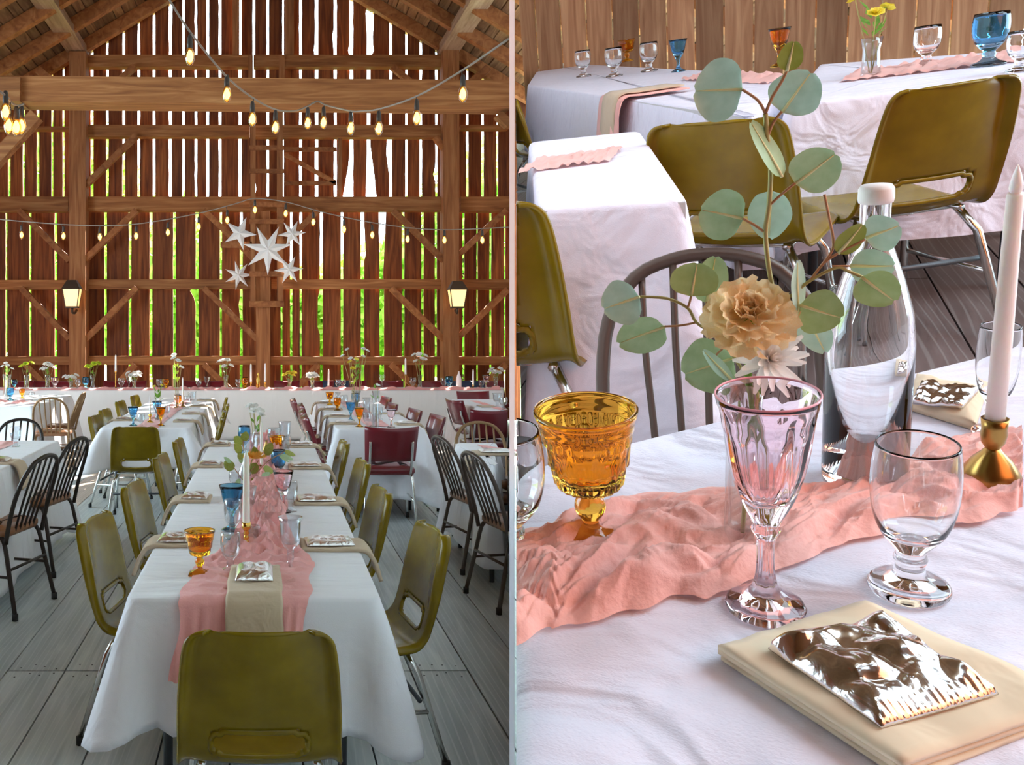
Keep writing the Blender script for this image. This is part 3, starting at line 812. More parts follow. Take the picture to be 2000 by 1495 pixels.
def napkin(path, half, label, M=None, width_dir=(0,1,0), matk='napkin', group=None, th=.011, gap=.0):
    """a folded napkin strip running along a path (last points may hang over an edge)"""
    wdv = Vector(width_dir); pts = smooth_path(path, 5); v = []
    n = len(pts)
    ws = [-1,-.9,-.45,0,.45,.9,1]
    for i, p in enumerate(pts):
        for u in ws:
            q = Vector(p) + wdv*half*u*(1+.05*nz(i*.3, u, half*90)); q.z += .004*nz(i*.35, u*1.5, len(label) % 17) - (.004 if abs(u) == 1 else 0)
            v.append(q)
    m = len(ws); f = [(i*m+k, i*m+k+1, (i+1)*m+k+1, (i+1)*m+k) for i in range(n-1) for k in range(m-1)]
    if (v[1]-v[0]).cross(v[m]-v[0]).z < 0: f = [tuple(reversed(q)) for q in f]
    o = obj('napkin', G().add(v, f), M_[matk], None, True, M); tag(o, label, 'napkin', group)
    sm = o.modifiers.new('thick', 'SOLIDIFY'); sm.thickness = th; sm.offset = -1
    return o
def foil_geo(w_, d_, th=.012, seed=0, n=18, crump=.006):
    def top(u, q):
        e = min(u, 1-u, q, 1-q); b = min(1, e*5)**.6
        return ((u-.5)*w_, (q-.5)*d_, .0015+th*b + b*crump*(nz(u*5+seed, q*5)+.6*nz(u*13+seed, q*13)))
    v, f = grid(n, n, top)
    v2, f2 = grid(n, n, lambda u, q: ((u-.5)*w_, (q-.5)*d_, 0)); o = len(v)
    f += [tuple(reversed([i+o for i in t])) for t in f2]; v += v2
    rim = [i for i in range(n)] + [j*(n+1)+n for j in range(n)] + [n*(n+1)+n-i for i in range(n)] + [(n-j)*(n+1) for j in range(n)]
    for k in range(len(rim)):
        a, b = rim[k], rim[(k+1) % len(rim)]; f.append((b, a, a+o, b+o))
    return v, f
def foil(M, w_, d_, label, seed=0, group=None, th=.012):
    o = obj('foil_packet', G().add(*foil_geo(w_, d_, th, seed)), M_['foil'], None, True, M)
    return tag(o, label, 'packet', group)
CUTL = []
# ================================================================== the hall (left of the divider)
T1 = (-.42, .339, 2.56, 6.52); T2 = (-1.43, -.655, 7.4, 11.0); T3 = (.58, 1.335, 7.32, 10.6); T4 = (-2.33, -1.55, 3.3, 6.52)
def leftclip(poly, m=.09): return clip(poly, lambda p: KL*p[1]-m-p[0])
p5 = leftclip(rect(1.37, 2.15, 4.9, 6.36)); p6 = leftclip(rect(2.3, 3.1, 9.1, 10.9)); p7 = rect(-3.5, -2.62, 9.76, 11.7)
ph = leftclip(rect(-4.6, 4.2, 12.75, 13.5))
for poly, lt, lc, kw in [
    (rect(*T1), 'long folding table under the white cloth nearest the camera', 'white tablecloth with draped corners on the nearest long table', dict(drop=.36, flare=.018, corner=.10, amp=.045, per=.26, hem=.2, seed=1, folds=.04)),
    (rect(*T2), 'long folding table ringed by olive chairs at back left', 'white tablecloth on the back left table with blue goblets', dict(drop=.34, folds=.035, seed=2, corner=.2, hem=.25)),
    (rect(*T3), 'long folding table ringed by oxblood chairs at back right', 'white tablecloth on the back right table with oxblood chairs', dict(drop=.58, folds=.035, seed=3, corner=.22)),
    (rect(*T4), 'table at left edge with dark hoop-back chairs', 'white tablecloth on the left edge table with dark hoop-back chairs', dict(drop=.66, folds=.035, seed=4, corner=.2)),
    (p5, 'table at right edge with brown hoop-back chairs', 'white tablecloth on the right edge table with brown hoop-back chairs', dict(drop=.62, seed=5, corner=.12)),
    (p6, 'far table behind the right edge table', 'white tablecloth on the far right table with pink runner', dict(drop=.6, seed=6, corner=.08)),
    (p7, 'far table at the left edge before the head table', 'white tablecloth on the far left table with amber goblet', dict(drop=.6, seed=7, corner=.15)),
]:
    table(poly, lt); tablecloth(poly, lc, **kw)
table(ph, 'long head table along the plank wall', legs=True)
tablecloth(ph, 'pale floor-length cloth on the long head table by the plank wall', drop=.725, matk='skirt', flare=.012, amp=.006, per=.5, corner=.02, seed=9, step=.12)

# ---- runners
def runner(fn, nu, nv, label, matk='runner', M=None, group=None):
    o = obj('table_runner', G().add(*grid(nu, nv, fn)), M_[matk], None, True, M)
    return tag(o, label, 'table runner', group or 'pink gauze table runners')
def t1_runner(u, q):
    # q: 0 far end .. 1 hanging front end
    s = q*4.14                                   # metres along from the far end
    Y = 6.45-s
    hang = max(0, 2.555-Y)
    near = max(0, min(1, (3.25-Y)/.4))
    wd = .105+.05*nz(Y*4.2, 3)+.095*near; cx = -.015+.025*nz(Y*1.5, 8)-.045*near
    x = cx+(u-.5)*2*wd
    amp = .15*(1-.88*near)
    wx_ = x+.05*nz(Y*6, x*5, 2); wy_ = Y+.06*nz(x*7, Y*4, 9)
    fold = amp*(.42*max(0, 1-2.2*abs(nz(wx_*9, wy_*15)))**1.5 + .20*max(0, 1-2.2*abs(nz(wx_*20, wy_*30+3)))**1.5) + .003*nz(x*70, Y*60)
    e = min(1, min(u, 1-u)*8)
    z = ZT+.010+max(0, fold)*(.35+.65*e)
    if hang > 0:
        return (x*1.0+.02*nz(x*9, hang*4), 2.540-.012-.018*sin(hang*9)-.05*abs(nz(x*30+hang*2, 2))*min(1,hang*12), ZT+.008-hang*(.9+.25*sin(u*2.6)))
    return (x, Y, z)
runner(t1_runner, 44, 360, 'crumpled pink gauze runner hanging over the front of the nearest table')
def simple_runner(x0, x1, Y0, Y1, seed, label, hang=0, along='y'):
    def fn(u, q):
        if along == 'y':
            tot = (Y1-Y0)+hang; s = q*tot; Y = Y1-s; h = max(0, Y0-Y)
            x = x0+(x1-x0)*u + .02*nz(s*3, seed)
            z = ZT+.009+.02*abs(nz(x*14, s*6, seed))*min(1, min(u,1-u)*6+.1)
            return (x, Y0-.03-.01*abs(nz(x*20,1)), ZT-h) if h > 0 else (x, Y, z)
        x = x0+(x1-x0)*q; Y = Y0+(Y1-Y0)*u+.02*nz(x*3, seed)
        z = ZT+.009+.075*abs(nz(x*6, Y*9, seed))*min(1, min(u,1-u)*6+.1)
        return (x, Y, z)
    runner(fn, 16, 90 if along == 'y' else 400, label)
simple_runner(-1.13, -.93, 7.4, 10.9, 2, 'pink gauze runner on the back left table', .22)
simple_runner(.86, 1.06, 7.5, 10.5, 3, 'pink gauze runner on the back right table')
simple_runner(-2.05, -1.83, 3.4, 6.4, 4, 'pink gauze runner on the left edge table')
simple_runner(-4.5, 3.42, 12.74, 13.02, 5, 'pink gauze runner along the front of the head table', along='x')
simple_runner(-3.4, -2.7, 10.1, 10.4, 6, 'pink gauze runner on the far left table', along='x')
simple_runner(2.46, 2.55, 9.2, 10.6, 7, 'pink gauze runner on the far right table')
def r5(u, q):
    a = Vector((1.55, 6.15)).lerp(Vector((1.66, 6.18)), q); Y = 6.22-u*.16-.28*q; x = 1.50+.2*q
    return (x, Y, ZT+.009+.012*abs(nz(u*5, q*5)))
runner(r5, 10, 12, 'pink gauze runner end on the right edge table')

# ---- chairs round the tables
g1, g2, g3 = 'olive shell chairs at the nearest table', 'olive shell chairs at the back left table', 'oxblood vinyl chairs at the back right table'
floor_chair('olive', -.02, 2.40, '+y', 'large olive shell chair seen from behind at the near end of the nearest table', g1)
od = ['nearest', 'second', 'third', 'farthest']
for k, (x, Y) in enumerate([(-.70,3.47),(-.675,4.28),(-.665,5.30),(-.64,6.1)]):
    chair_at('olive', x, Y, '+x', f'olive shell chair on the left side of the nearest table, {od[k]} of four', g1, jit=[-.16,-.12,-.08,-.05][k])
for k, (x, Y) in enumerate([(.635,3.28),(.555,4.12),(.57,5.06),(.545,6.0)]):
    chair_at('olive', x, Y, '-x', f'olive shell chair on the right side of the nearest table, {od[k]} of four', g1, jit=[.14,.1,.08,.05][k])
chair_at('olive', -1.06, 6.98, '+y', 'olive shell chair seen from behind at the end of the back left table', g2, jit=.05)
for k, (x, Y) in enumerate([(-1.60,8.0),(-1.64,8.7),(-1.68,9.85),(-1.66,10.8)]):
    chair_at('olive', x, Y, '+x', f'olive shell chair on the left side of the back left table, {od[k]} of four', g2, jit=-.1)
for k, (x, Y) in enumerate([(-.39,7.7),(-.41,8.5),(-.41,9.28),(-.47,10.3)]):
    chair_at('olive', x, Y, '-x', f'olive shell chair on the right side of the back left table, {od[k]} of four', g2, jit=.05)
chair_at('red', .976, 6.83, '+y', 'oxblood vinyl chair with chrome uprights at the end of the back right table', g3)
for k, (x, Y) in enumerate([(.36,7.77),(.355,8.3),(.375,9.1),(.32,9.85)]):
    chair_at('red', x, Y, '+x', f'oxblood vinyl chair on the left side of the back right table, {od[k]} of four', g3)
for k, (x, Y) in enumerate([(1.52,7.8),(1.43,8.45),(1.32,9.25),(1.39,10.2)]):
    chair_at('red', x, Y, '-x', f'oxblood vinyl chair on the right side of the back right table, {od[k]} of four', g3, jit=.1)
chair_at('red', 2.12, 9.85, '+x', 'oxblood vinyl chair turned sideways between the two right tables', 'oxblood chairs at the far right table', jit=.25)
CUTL.append(chair_at('red', 2.18, 8.44, '+y', 'oxblood vinyl chair seen from behind at the far right table', 'oxblood chairs at the far right table'))
CUTL.append(chair_at('red', 2.68, 11.35, '-y', 'oxblood vinyl chair back showing beyond the far right table', 'oxblood chairs at the far right table'))
gh4, gh5 = 'dark hoop-back chairs at the left edge', 'brown hoop-back chairs at the right edge'
chair_at('dark', -1.24, 4.84, '-x', 'dark hoop-back chair at the left edge table, nearer of two', gh4, jit=-.28)
chair_at('dark', -1.24, 5.68, '-x', 'dark hoop-back chair at the left edge table, farther of two', gh4, jit=-.28)
chair_at('dark', -1.97, 6.95, '-y', 'dark hoop-back chair at the far end of the left edge table', gh4)
CUTL.append(chair_at('brown', 1.15, 5.75, '+x', 'brown hoop-back chair at the right edge table, farther of two', gh5, jit=.22))
CUTL.append(chair_at('brown', 1.17, 4.95, '+x', 'brown hoop-back chair at the right edge table, nearer of two', gh5, jit=.22))
CUTL.append(chair_at('tan', 1.63, 6.7, '-y', 'tan metal hoop-back chair at the far end of the right edge table', 'tan metal hoop-back chairs'))
chair_at('tan', -2.36, 9.45, '+y', 'sunlit tan metal hoop-back chair facing the far left table', 'tan metal hoop-back chairs', jit=.1)
chair_at('tan', -2.2, 10.35, '-x', 'tan metal hoop-back chair seen from the side near the far left table', 'tan metal hoop-back chairs')
hc = [(45,'red'),(85,'red'),(118,'red'),(228,'red'),(262,'red'),(385,'red'),(412,'red'),(560,'red'),(627,'red'),(655,'navy'),(690,'red'),(762,'red'),(842,'red'),(893,'navy'),(919,'navy'),(966,'red')]
cnt = {'red': 0, 'navy': 0}
nth = ['first','second','third','fourth','fifth','sixth','seventh','eighth','ninth','tenth','eleventh','twelfth','thirteenth','fourteenth','fifteenth','sixteenth','seventeenth','eighteenth','nineteenth','twentieth']
for x, kd in hc:
    q = nth[cnt[kd]]; cnt[kd] += 1
    nm = 'oxblood' if kd == 'red' else 'navy blue'
    if x > 940: x -= 8
    chair_at(kd, X_(x, 14.2), 14.15, '-y', f'{nm} vinyl chair behind the head table, {q} {nm} one from the left', 'chairs behind the head table')

# ---- place settings
gn, gf = 'tan napkins on the tables', 'silver foil packets on the napkins'
def setting(xe, side, Y, ins, label, T_half=.088, drop=.11, fw=.15):
    """napkin lying across a table's long edge at x = xe; side +1 hangs to +x"""
    z = ZT+.020
    pth = [(xe-side*ins, Y, z), (xe-side*ins*.5, Y, z), (xe-side*.03, Y, z), (xe+side*.022, Y, z-.006), (xe+side*.055, Y, z-.05), (xe+side*.075, Y, z-drop)]
    napkin(pth, T_half, 'tan napkin '+label, group=gn, th=.014)
    foil(T(xe-side*ins*.52, Y, z+.006) @ RZ(.06*side), ins*.8, .135, 'silver foil packet '+label, seed=Y*3+side, group=gf)
oo = ['nearest', 'second', 'third', 'farthest']
for k, Y in enumerate([3.2, 4.06, 5.15, 6.15]):
    setting(T1[0], -1, Y+.06, .155, f'on the left side of the nearest table, {oo[k]} of four')
    setting(T1[1], 1, Y, .215, f'on the right side of the nearest table, {oo[k]} of four')
for k, Y in enumerate([7.95, 8.75, 9.7, 10.6]):
    setting(T2[1], 1, Y, .2, f'on the right side of the back left table, {oo[k]} of four', drop=.12, T_half=.07)
setting(T2[0], -1, 8.1, .2, 'on the left side of the back left table')
for k, Y in enumerate([7.75, 8.45, 9.3, 10.2]):
    setting(T3[0], -1, Y, .22, f'on the left side of the back right table, {oo[k]} of four', drop=.14, T_half=.075)
for k, Y in enumerate([7.7, 8.8]):
    setting(T3[1], 1, Y, .2, f'on the right side of the back right table, {["nearer","farther"][k]} of two')
setting(T4[1], 1, 5.35, .3, 'on the left edge table', drop=.16)
setting(1.37, -1, 5.75, .26, 'on the right edge table', drop=.2)
napkin([(2.36,9.7,ZT+.02),(2.42,9.7,ZT+.02),(2.52,9.7,ZT+.02)], .12, 'tan napkin on the far right table', group=gn)
# the napkin hanging over the near end
z = ZT+.034
napkin([(-.038,2.84,z),(-.038,2.7,z),(-.038,2.58,z),(-.038,2.526,z-.006),(-.038,2.496,z-.04),(-.036,2.482,z-.12),(-.034,2.476,z-.22)], .082, 'tan napkin hanging over the near end of the nearest table', width_dir=(1,0,0), group=gn, th=.012)
foil(T(-.04, 2.715, z+.006), .115, .17, 'silver foil packet at the near end of the nearest table', seed=2, group=gf, th=.022)

# ---- glasses and candles on the nearest table (placed where they stand on the cloth)
def onT(x, yb, z=ZT+.007):
    Y = (H-z)*F/(yb-AY); return Vector((X_(x, Y), Y, z)), Y
def hpx(yb, yt, Y): return (yb-yt)*Y/F
gg = 'glassware on the nearest table'
def put(kind, matk, x, yb, yt, label, wid=1.0, group=gg):
    p, Y = onT(x, yb)
    return goblet(kind, matk, T(*p), label, hpx(yb, yt, Y), group, wid=wid, n=24)
put('amber','g_amber',390,1122,1036,'square-footed amber pressed-glass goblet at the near left of the nearest table',.95)
put('clear','t_clear',450,1116,1040,'clear water goblet nearest the camera on the nearest table',.95)
put('tulip','g_teal',453,1036,948,'dark blue diamond-pattern goblet on the nearest table', 1.15)
put('clear','t_clear',455,1052,976,'clear water goblet in front of the dark blue goblet',.85)
put('crystal','t_crystal',567,1108,1010,'cut crystal goblet nearest on the right of the nearest table',.85)
put('tulip','g_pink',553,1001,920,'pale pink tulip goblet beside the pink runner on the nearest table',1.0)
put('clear','t_clear',567,999,940,'clear goblet behind the pale pink tulip goblet',.9)
put('clear','g_blue',544,932,879,'bright blue goblet right of the eucalyptus',1.05)
put('amber','g_amber',541,890,852,'amber goblet beyond the bright blue goblet',1.15)
put('clear','t_clear',559,892,852,'clear goblet beside the far amber goblet',.9)
put('crystal','t_crystal',556,880,824,'cut crystal goblet at the far end of the nearest table',.8)
put('clear','t_clear',535,884,836,'clear goblet left of the far crystal goblet',.95)
put('clear','g_blue',477,884,832,'light blue goblet at the far left of the nearest table',.85)
put('crystal','t_crystal',488,908,848,'cut glass tumbler goblet left of the white flowers',1.1)
put('clear','t_clear',459,958,921,'clear goblet behind the eucalyptus at left',1.2)
p, Y = onT(481, 1080)
candle_set(T(*p), hpx(1080,1026,Y)+.01, hpx(1026,886,Y), 'gold', 'twisted gold candlestick near the front of the nearest table', 'tall ivory taper candle in the gold candlestick', r=.0135)
p, Y = onT(511, 935)
candle_set(T(*p), .075, hpx(915,822,Y)-.02, 'brass', 'brass candlestick behind the eucalyptus on the nearest table', 'ivory taper candle behind the eucalyptus', r=.009)
def vase(p, h, r, label, matk='t_clear', kind='cyl', group=None, n=20):
    g = G().add(*(bottle_geo(h, r, n=n) if kind == 'bottle' else vase_geo(h, r, n=n)))
    o = obj('vase' if kind != 'bottle' else 'bottle', g, M_[matk], None, True, T(*p) if not isinstance(p, Matrix) else p)
    return tag(o, label, 'vase' if kind != 'bottle' else 'bottle', group)
p, Y = onT(494, 1072)
rv = G().add(*lathe([(0,0),(.026,0)]+[(.026+.0022*(k % 2), .004+k*.0055) for k in range(14)]+[(.022,.085),(.020,.085),(.021,.006),(0,.005)], 20))
tag(obj('vase', rv, M_['t_clear'], None, True, T(*p)), 'small ribbed glass vase behind the gold candlestick', 'vase')
p, Y = onT(487, 1018); vase(p, hpx(1018,950,Y), .028, 'clear cylinder glass vase behind the tall candle', 't_clear')
p, Y = onT(478, 962); pb = p; vase(p, .17, .033, 'clear bottle vase holding the eucalyptus and peach rose', 't_clear', 'bottle')
# eucalyptus and peach rose
et = thing('eucalyptus_bunch', 'eucalyptus stems with round green leaves in the bottle vase', 'foliage', T(*pb))
def euc_leaf(b, d, s, l, w_, parent, mk, cup=.12):
    v = []; n = 8
    for i in range(n+1):
        t = i/n; hw = w_*(max(0, sin(pi*min(1, t**.8)))**.55)*(1 if 0 < t < 1 else 0)
        nn = d.cross(s)
        for q in (-1, 0, 1): v.append(b + d*l*t + s*hw*q + nn*(cup*w_*(abs(q)) - cup*w_*.5*sin(pi*t)))
    f = [(i*3+k, i*3+k+1, (i+1)*3+k+1, (i+1)*3+k) for i in range(n) for k in range(2)]
    return obj('leaf', G().add(v, f), M_[mk], parent, True)
Yb = pb.y
def LP(x, y, dy=0): return P(x, y, Yb+dy) - pb
for pts in [[(480,955),(478,915),(476,880),(474,855)], [(482,940),(500,925),(525,900),(548,887),(560,880)], [(480,945),(468,930),(456,912)], [(481,930),(495,915),(505,900)]]:
    obj('stem', G().add(*tube(smooth_path([LP(*q) for q in pts], 4), .0022, 5)), M_['twig'], et, True)
for (x, y, x2, y2, hw, mk) in [(474,870,462,858,9,'euc2'),(476,862,480,848,8,'euc2'),(472,885,462,872,8,'euc2'),(456,918,443,905,10,'euc2'),(452,905,441,896,4,'euc3'),(472,898,468,888,6,'euc2'),(500,905,494,922,9,'euc2'),(492,935,505,950,9,'euc2'),(518,890,528,872,9,'euc2'),(548,888,566,896,5,'euc3'),(556,882,572,888,5,'euc2'),(545,890,560,900,3,'euc3'),(515,915,530,920,8,'euc2'),(470,905,474,890,6,'euc3'),(494,892,504,886,6,'euc3'),(468,935,462,950,5,'euc3'),(510,930,524,926,5,'euc3'),(500,892,497,878,7,'euc2')]:
    b, e = LP(x, y, random.uniform(-.05,.05)), LP(x2, y2, random.uniform(-.08,.05)); d = (e-b); l = d.length*1.35; d = d.normalized()
    s = d.cross(Vector((0,-1,.3))).normalized()
    euc_leaf(b, d, s, l, hw*Yb/F, et, mk)
rt = thing('garden_rose', 'open peach rose among the eucalyptus on the nearest table', 'flower', T(*(P(497, 893, Yb-.02))))
for Ly in range(4):
    for k in range(7-Ly):
        a = 2*pi*k/(7-Ly)+Ly*.5; el = .25+.35*Ly
        R_ = .062-.009*Ly
        def pf(u, q, a=a, el=el, R_=R_):
            aa = a+(u-.5)*1.1; rr = R_*q; zz = R_*q*sin(el)*1.0+.006*sin(u*9)*q
            return (cos(aa)*rr*cos(el), sin(aa)*rr*cos(el), zz-.01)
        obj('petal', G().add(*grid(6, 4, pf)), M_['orange_p'], rt, True)
obj('stem', G().add(*tube([(-.01,.0,-.01),(-.045,.03,-.12)], .003, 5)), M_['stem'], rt, True)
p, Y = onT(500, 893); vase(p, .2, .034, 'clear bottle vase holding white chrysanthemums', 't_clear', 'bottle')
spray(T(*p), 'white chrysanthemums in a bottle on the nearest table', 5, .315, 'white_p', .032, 5, 'green', .045)
p, Y = onT(520, 905); tag(obj('brown_bottle', G().add(*bottle_geo(.14,.022)), M_['brass'], None, True, T(*p)), 'small brown bottle right of the peach rose', 'bottle')

# ---- things on the other tables
gw = 'glassware on the back tables'
def put2(kind, matk, x, yb, yt, label, wid=1.0): return put(kind, matk, x, yb, yt, label, wid, gw)
put2('tulip','g_blue',260,832,795,'light blue stemmed goblet at the near left of the back left table',1.15)
put2('tulip','g_blue',307,820,784,'light blue stemmed goblet beside the amber one on the back left table',1.1)
put2('tulip','g_amber',314,832,796,'amber stemmed goblet on the back left table',1.1)
put2('clear','g_amber',347,797,772,'amber goblet far along the back left table',1.1)
put2('clear','t_clear',276,834,808,'clear goblet near the blue one on the back left table')
put2('clear','t_clear',325,818,790,'clear goblet in the middle of the back left table')
put2('crystal','t_clear',375,795,765,'cut goblet at the far right of the back left table')
put2('clear','t_clear',366,799,774,'clear goblet at the far end of the back left table')
p, Y = onT(293, 826); candle_set(T(*p), .08, .17, 'gold', 'gold candlestick on the back left table', 'ivory taper candle on the back left table', r=.008)
p, Y = onT(308, 823); vase(p, .15, .03, 'clear vase with yellow flowers on the back left table', 't_clear'); spray(T(*p), 'yellow flowers and green leaves on the back left table', 2, .32, 'yellow_p', .02, 12, 'green', .04)
p, Y = onT(345, 798); vase(p, .16, .03, 'clear vase with tall lime blooms on the back left table', 't_clear'); spray(T(*p), 'tall lime and white flowers on the back left table', 4, .55, ['white_p','lime','lime','yellow_p'][0], .035, 14, 'lime', .06)
p, Y = onT(357, 795); candle_set(T(*p), .06, .27, 'brass', 'brass candlestick beside the lime flowers', 'white taper candle beside the lime flowers', 'wax_w', r=.011)
put2('tulip','g_amber',702,834,797,'amber stemmed goblet at the near end of the back right table',1.05)
put2('clear','g_amber',659,802,777,'amber goblet far along the back right table',1.05)
put2('amber','g_amber',644,791,766,'amber tumbler goblet at the far left of the back right table',.9)
put2('tulip','g_blue',685,822,786,'pale blue stemmed goblet on the back right table',1.1)
put2('clear','g_blue',695,796,768,'blue goblet at the far end of the back right table',1.1)
put2('crystal','t_clear',717,836,806,'cut crystal goblet near the amber one on the back right table',1.1)
put2('tulip','g_pink',764,835,800,'clear pink tulip goblet at the right of the back right table',1.1)
put2('clear','t_clear',741,820,796,'clear goblet in the middle of the back right table',1.1)
put2('clear','t_clear',672,800,772,'clear goblet beside the far amber goblet on the back right table')
put2('clear','t_clear',729,834,808,'clear goblet left of the pink tulip goblet on the back right table')
p, Y = onT(734, 838); vase(p, .32, .03, 'tall clear bud vase on the back right table', 't_clear'); spray(T(*p), 'single white bloom in the tall bud vase', 1, .42, 'white_p', .025, 5, 'green', .02)
p, Y = onT(716, 818); vase(p, .2, .035, 'clear cylinder vase on the back right table', 't_clear')
p, Y = onT(697, 800); vase(p, .2, .04, 'clear vase with the tall mixed bouquet', 't_clear'); spray(T(*p), 'tall mixed bouquet with white and lime blooms', 7, .62, 'white_p', .028, 22, 'green', .16)
p, Y = onT(688, 806); spray(T(*p), 'lime yellow blooms beside the tall mixed bouquet', 3, .55, 'yellow_p', .03, 6, 'lime', .05)
p, Y = onT(660, 792); vase(p, .15, .03, 'clear vase with sparse stems on the back right table', 't_clear')
put2('clear','t_clear',30,873,834,'clear goblet on the left edge table',.95)
put2('clear','g_amber',43,778,760,'amber goblet on the far left table',1.1)
put2('clear','g_blue',20,782,758,'blue goblet on the far left table',1.1)
put2('clear','t_clear',62,785,766,'clear goblet on the far left table',1.1)
p, Y = onT(14, 778); vase(p, .3, .05, 'tall clear vase at the left edge', 't_clear'); spray(T(*p), 'white and green stems at the left edge', 4, .42, 'white_p', .03, 8, 'green', .06)
put2('crystal','t_clear',971,796,768,'cut goblet on the far right table',1.2)
put2('clear','t_clear',983,800,776,'clear goblet on the far right table',1.2)
# head table
hd_ = [('clear','g_blue',28,742,'blue'),('clear','g_pink',107,737,'pale pink'),('clear','t_clear',152,741,'clear'),('clear','g_blue',167,737,'blue'),('clear','t_clear',237,739,'clear'),('tulip','t_clear',252,731,'clear'),('clear','t_clear',311,741,'clear'),('clear','g_amber',324,740,'amber'),('clear','t_clear',388,741,'clear'),('tulip','t_clear',404,736,'clear'),('clear','t_clear',465,741,'clear'),('clear','g_amber',478,738,'amber'),('clear','t_clear',660,742,'clear'),('clear','t_clear',670,742,'clear'),('wine','t_clear',746,732,'clear'),('clear','t_clear',806,738,'clear'),('clear','t_clear',867,739,'clear'),('clear','g_blue',877,735,'blue'),('clear','t_clear',940,743,'clear'),('tulip','g_pink',949,733,'pale pink')]
cn = {}
for kd, mk, x, yt, nm in hd_:
    cn[nm] = cn.get(nm, 0)+1
    Y = 13.15; h = (H-(yt-AY)*Y/F) - ZT-.007
    goblet(kd, mk, T(X_(x, Y), Y, ZT+.007), f'{nm} goblet on the head table, {nth[cn[nm]-1]} {nm} one from the left', max(h, .12), 'goblets on the head table', wid=1.15)
fw_ = [(52,712,'green','leafy green stems'),(93,713,'white_p','bunch of white flowers'),(139,735,'white_p','small bunch of white flowers'),(181,712,'lime','white and lime flowers'),(262,730,'white_p','small white flowers'),(441,706,'white_p','white and peach flowers'),(566,730,'yellow_p','small yellow flowers'),(610,733,'white_p','round white flowers'),(820,694,'white_p','tall white and green flowers'),(977,722,'white_p','white flowers by the right edge')]
for i, (x, yt, mk, nm) in enumerate(fw_):
    x = min(x, 968)
    Y = 13.2; h = (H-(yt-AY)*Y/F)-ZT
    vase(Vector((X_(x, Y), Y, ZT+.007)), min(.2, h*.6), .035, f'clear vase on the head table holding {nm}', 't_clear', group='vases on the head table', n=12)
    spray(T(X_(x, Y), Y, ZT+.007), f'{nm} on the head table, {nth[i]} bunch from the left', 3 if mk == 'green' else 7, h*.98, mk if mk in ('white_p','yellow_p','lime') else 'lime', .048, 10, 'green', .09, 'flowers on the head table')
for i, (x, yt, hh, hm) in enumerate([(226,693,.27,'gold'),(490,711,.11,'gold'),(518,710,.11,'gold'),(642,722,.05,'brass'),(792,700,.22,'brass'),(924,722,.06,'gold')]):
    Y = 13.1; h = (H-(yt-AY)*Y/F)-ZT
    candle_set(T(X_(x, Y), Y, ZT+.007), hh, h-hh, hm, f'candlestick on the head table, {nth[i]} from the left', f'white taper candle on the head table, {nth[i]} from the left', 'wax_w', r=.016, gh='candlesticks on the head table', gc='candles on the head table')
vase(Vector((X_(896,13.1), 13.1, ZT+.007)), .26, .04, 'slender white bottle on the head table near the right lantern', 'cap', 'bottle')
vase(Vector((X_(504,13.1), 13.1, ZT+.007)), .24, .03, 'slim gold bottle on the head table below the stars', 'gold', 'bottle')

# ---- paper stars
def star(x, y, rpx, n, rot, label, Y=14.5, dep=.055, sx=1.0):
    R_ = rpx*Y/F; v = [(0,-dep,0),(0,dep*.3,0)]
    for k in range(2*n):
        a = rot+pi*k/n; r = R_ if k % 2 == 0 else R_*.36
        v.append((cos(a)*r*sx, 0, sin(a)*r))
    f = []
    for k in range(2*n):
        a, b = 2+k, 2+(k+1) % (2*n); f += [(0, b, a), (1, a, b)]
    o = obj('paper_star', G().add(v, f), M_['paper'], None, False, T(*P(x, y, Y)))
    return tag(o, label, 'paper star', 'white paper stars')
star(523,488,50,7,pi/2+.45,'largest white paper star in the middle of the cluster', 14.84)
star(468,456,34,5,pi/2-.40,'white paper star at the upper left of the cluster', 14.84)
star(570,457,28,6,pi/2+.12+.5,'white paper star at the upper right of the cluster', 14.84)
star(466,538,29,7,pi/2+.25,'white paper star at the lower left of the cluster', 15.18)
star(564,527,29,6,pi/2-.45,'white paper star at the lower right of the cluster', 14.84)

# ---- lanterns on the posts
def lantern(x, y0, y1, Y, label):
    c = P(x, (y0+y1)/2, Y); hh = (y1-y0)*Y/F/2
    t = thing('wall_lantern', label, 'lantern', T(*c), 'post lanterns')
    w0, w1 = .098, .14
    v = []
    for s, z in ((w0, -hh*.62), (w1, hh*.42)):
        for i, j in ((-1,-1),(1,-1),(1,1),(-1,1)): v.append((i*s, j*s*.8, z))
    for q in ((0,1,5,4),(1,2,6,5),(2,3,7,6),(3,0,4,7)):
        g = G().add([v[i] for i in q], [(0,1,2,3)]); o = obj('pane', g, M_['lamp_glass'], t)
    for i in range(4): obj('corner_bar', G().add(*tube([v[i], v[i+4]], .009, 5)), M_['lantern'], t)
    v2 = [(i*w1*1.12, j*w1*.92, hh*.42) for i, j in ((-1,-1),(1,-1),(1,1),(-1,1))] + [(i*w1*.55, j*w1*.45, hh*.95) for i, j in ((-1,-1),(1,-1),(1,1),(-1,1))]
    obj('cap', G().add(v2, [(0,3,2,1),(4,5,6,7),(0,1,5,4),(1,2,6,5),(2,3,7,6),(3,0,4,7)]), M_['lantern'], t)
    obj('base', G().add(*box(-w0*1.08,w0*1.08,-w0*.85,w0*.85,-hh*.7,-hh*.6)), M_['lantern'], t)
    obj('bracket', G().add(*tube(smooth_path([(0,0,-hh*.7),(0,.02,-hh*.95),(.02,.1,-hh*.98),(.02,.24,-hh*.8)],4), .022, 8)), M_['lantern'], t, True)
    for s in (-1, 1): obj('lamp', G().add(*lathe([(0,-.05),(.02,-.035),(.026,-.01),(.018,.02),(0,.045)], 10), M=T(s*.03,0,-.03)), M_['flame'], t, True)
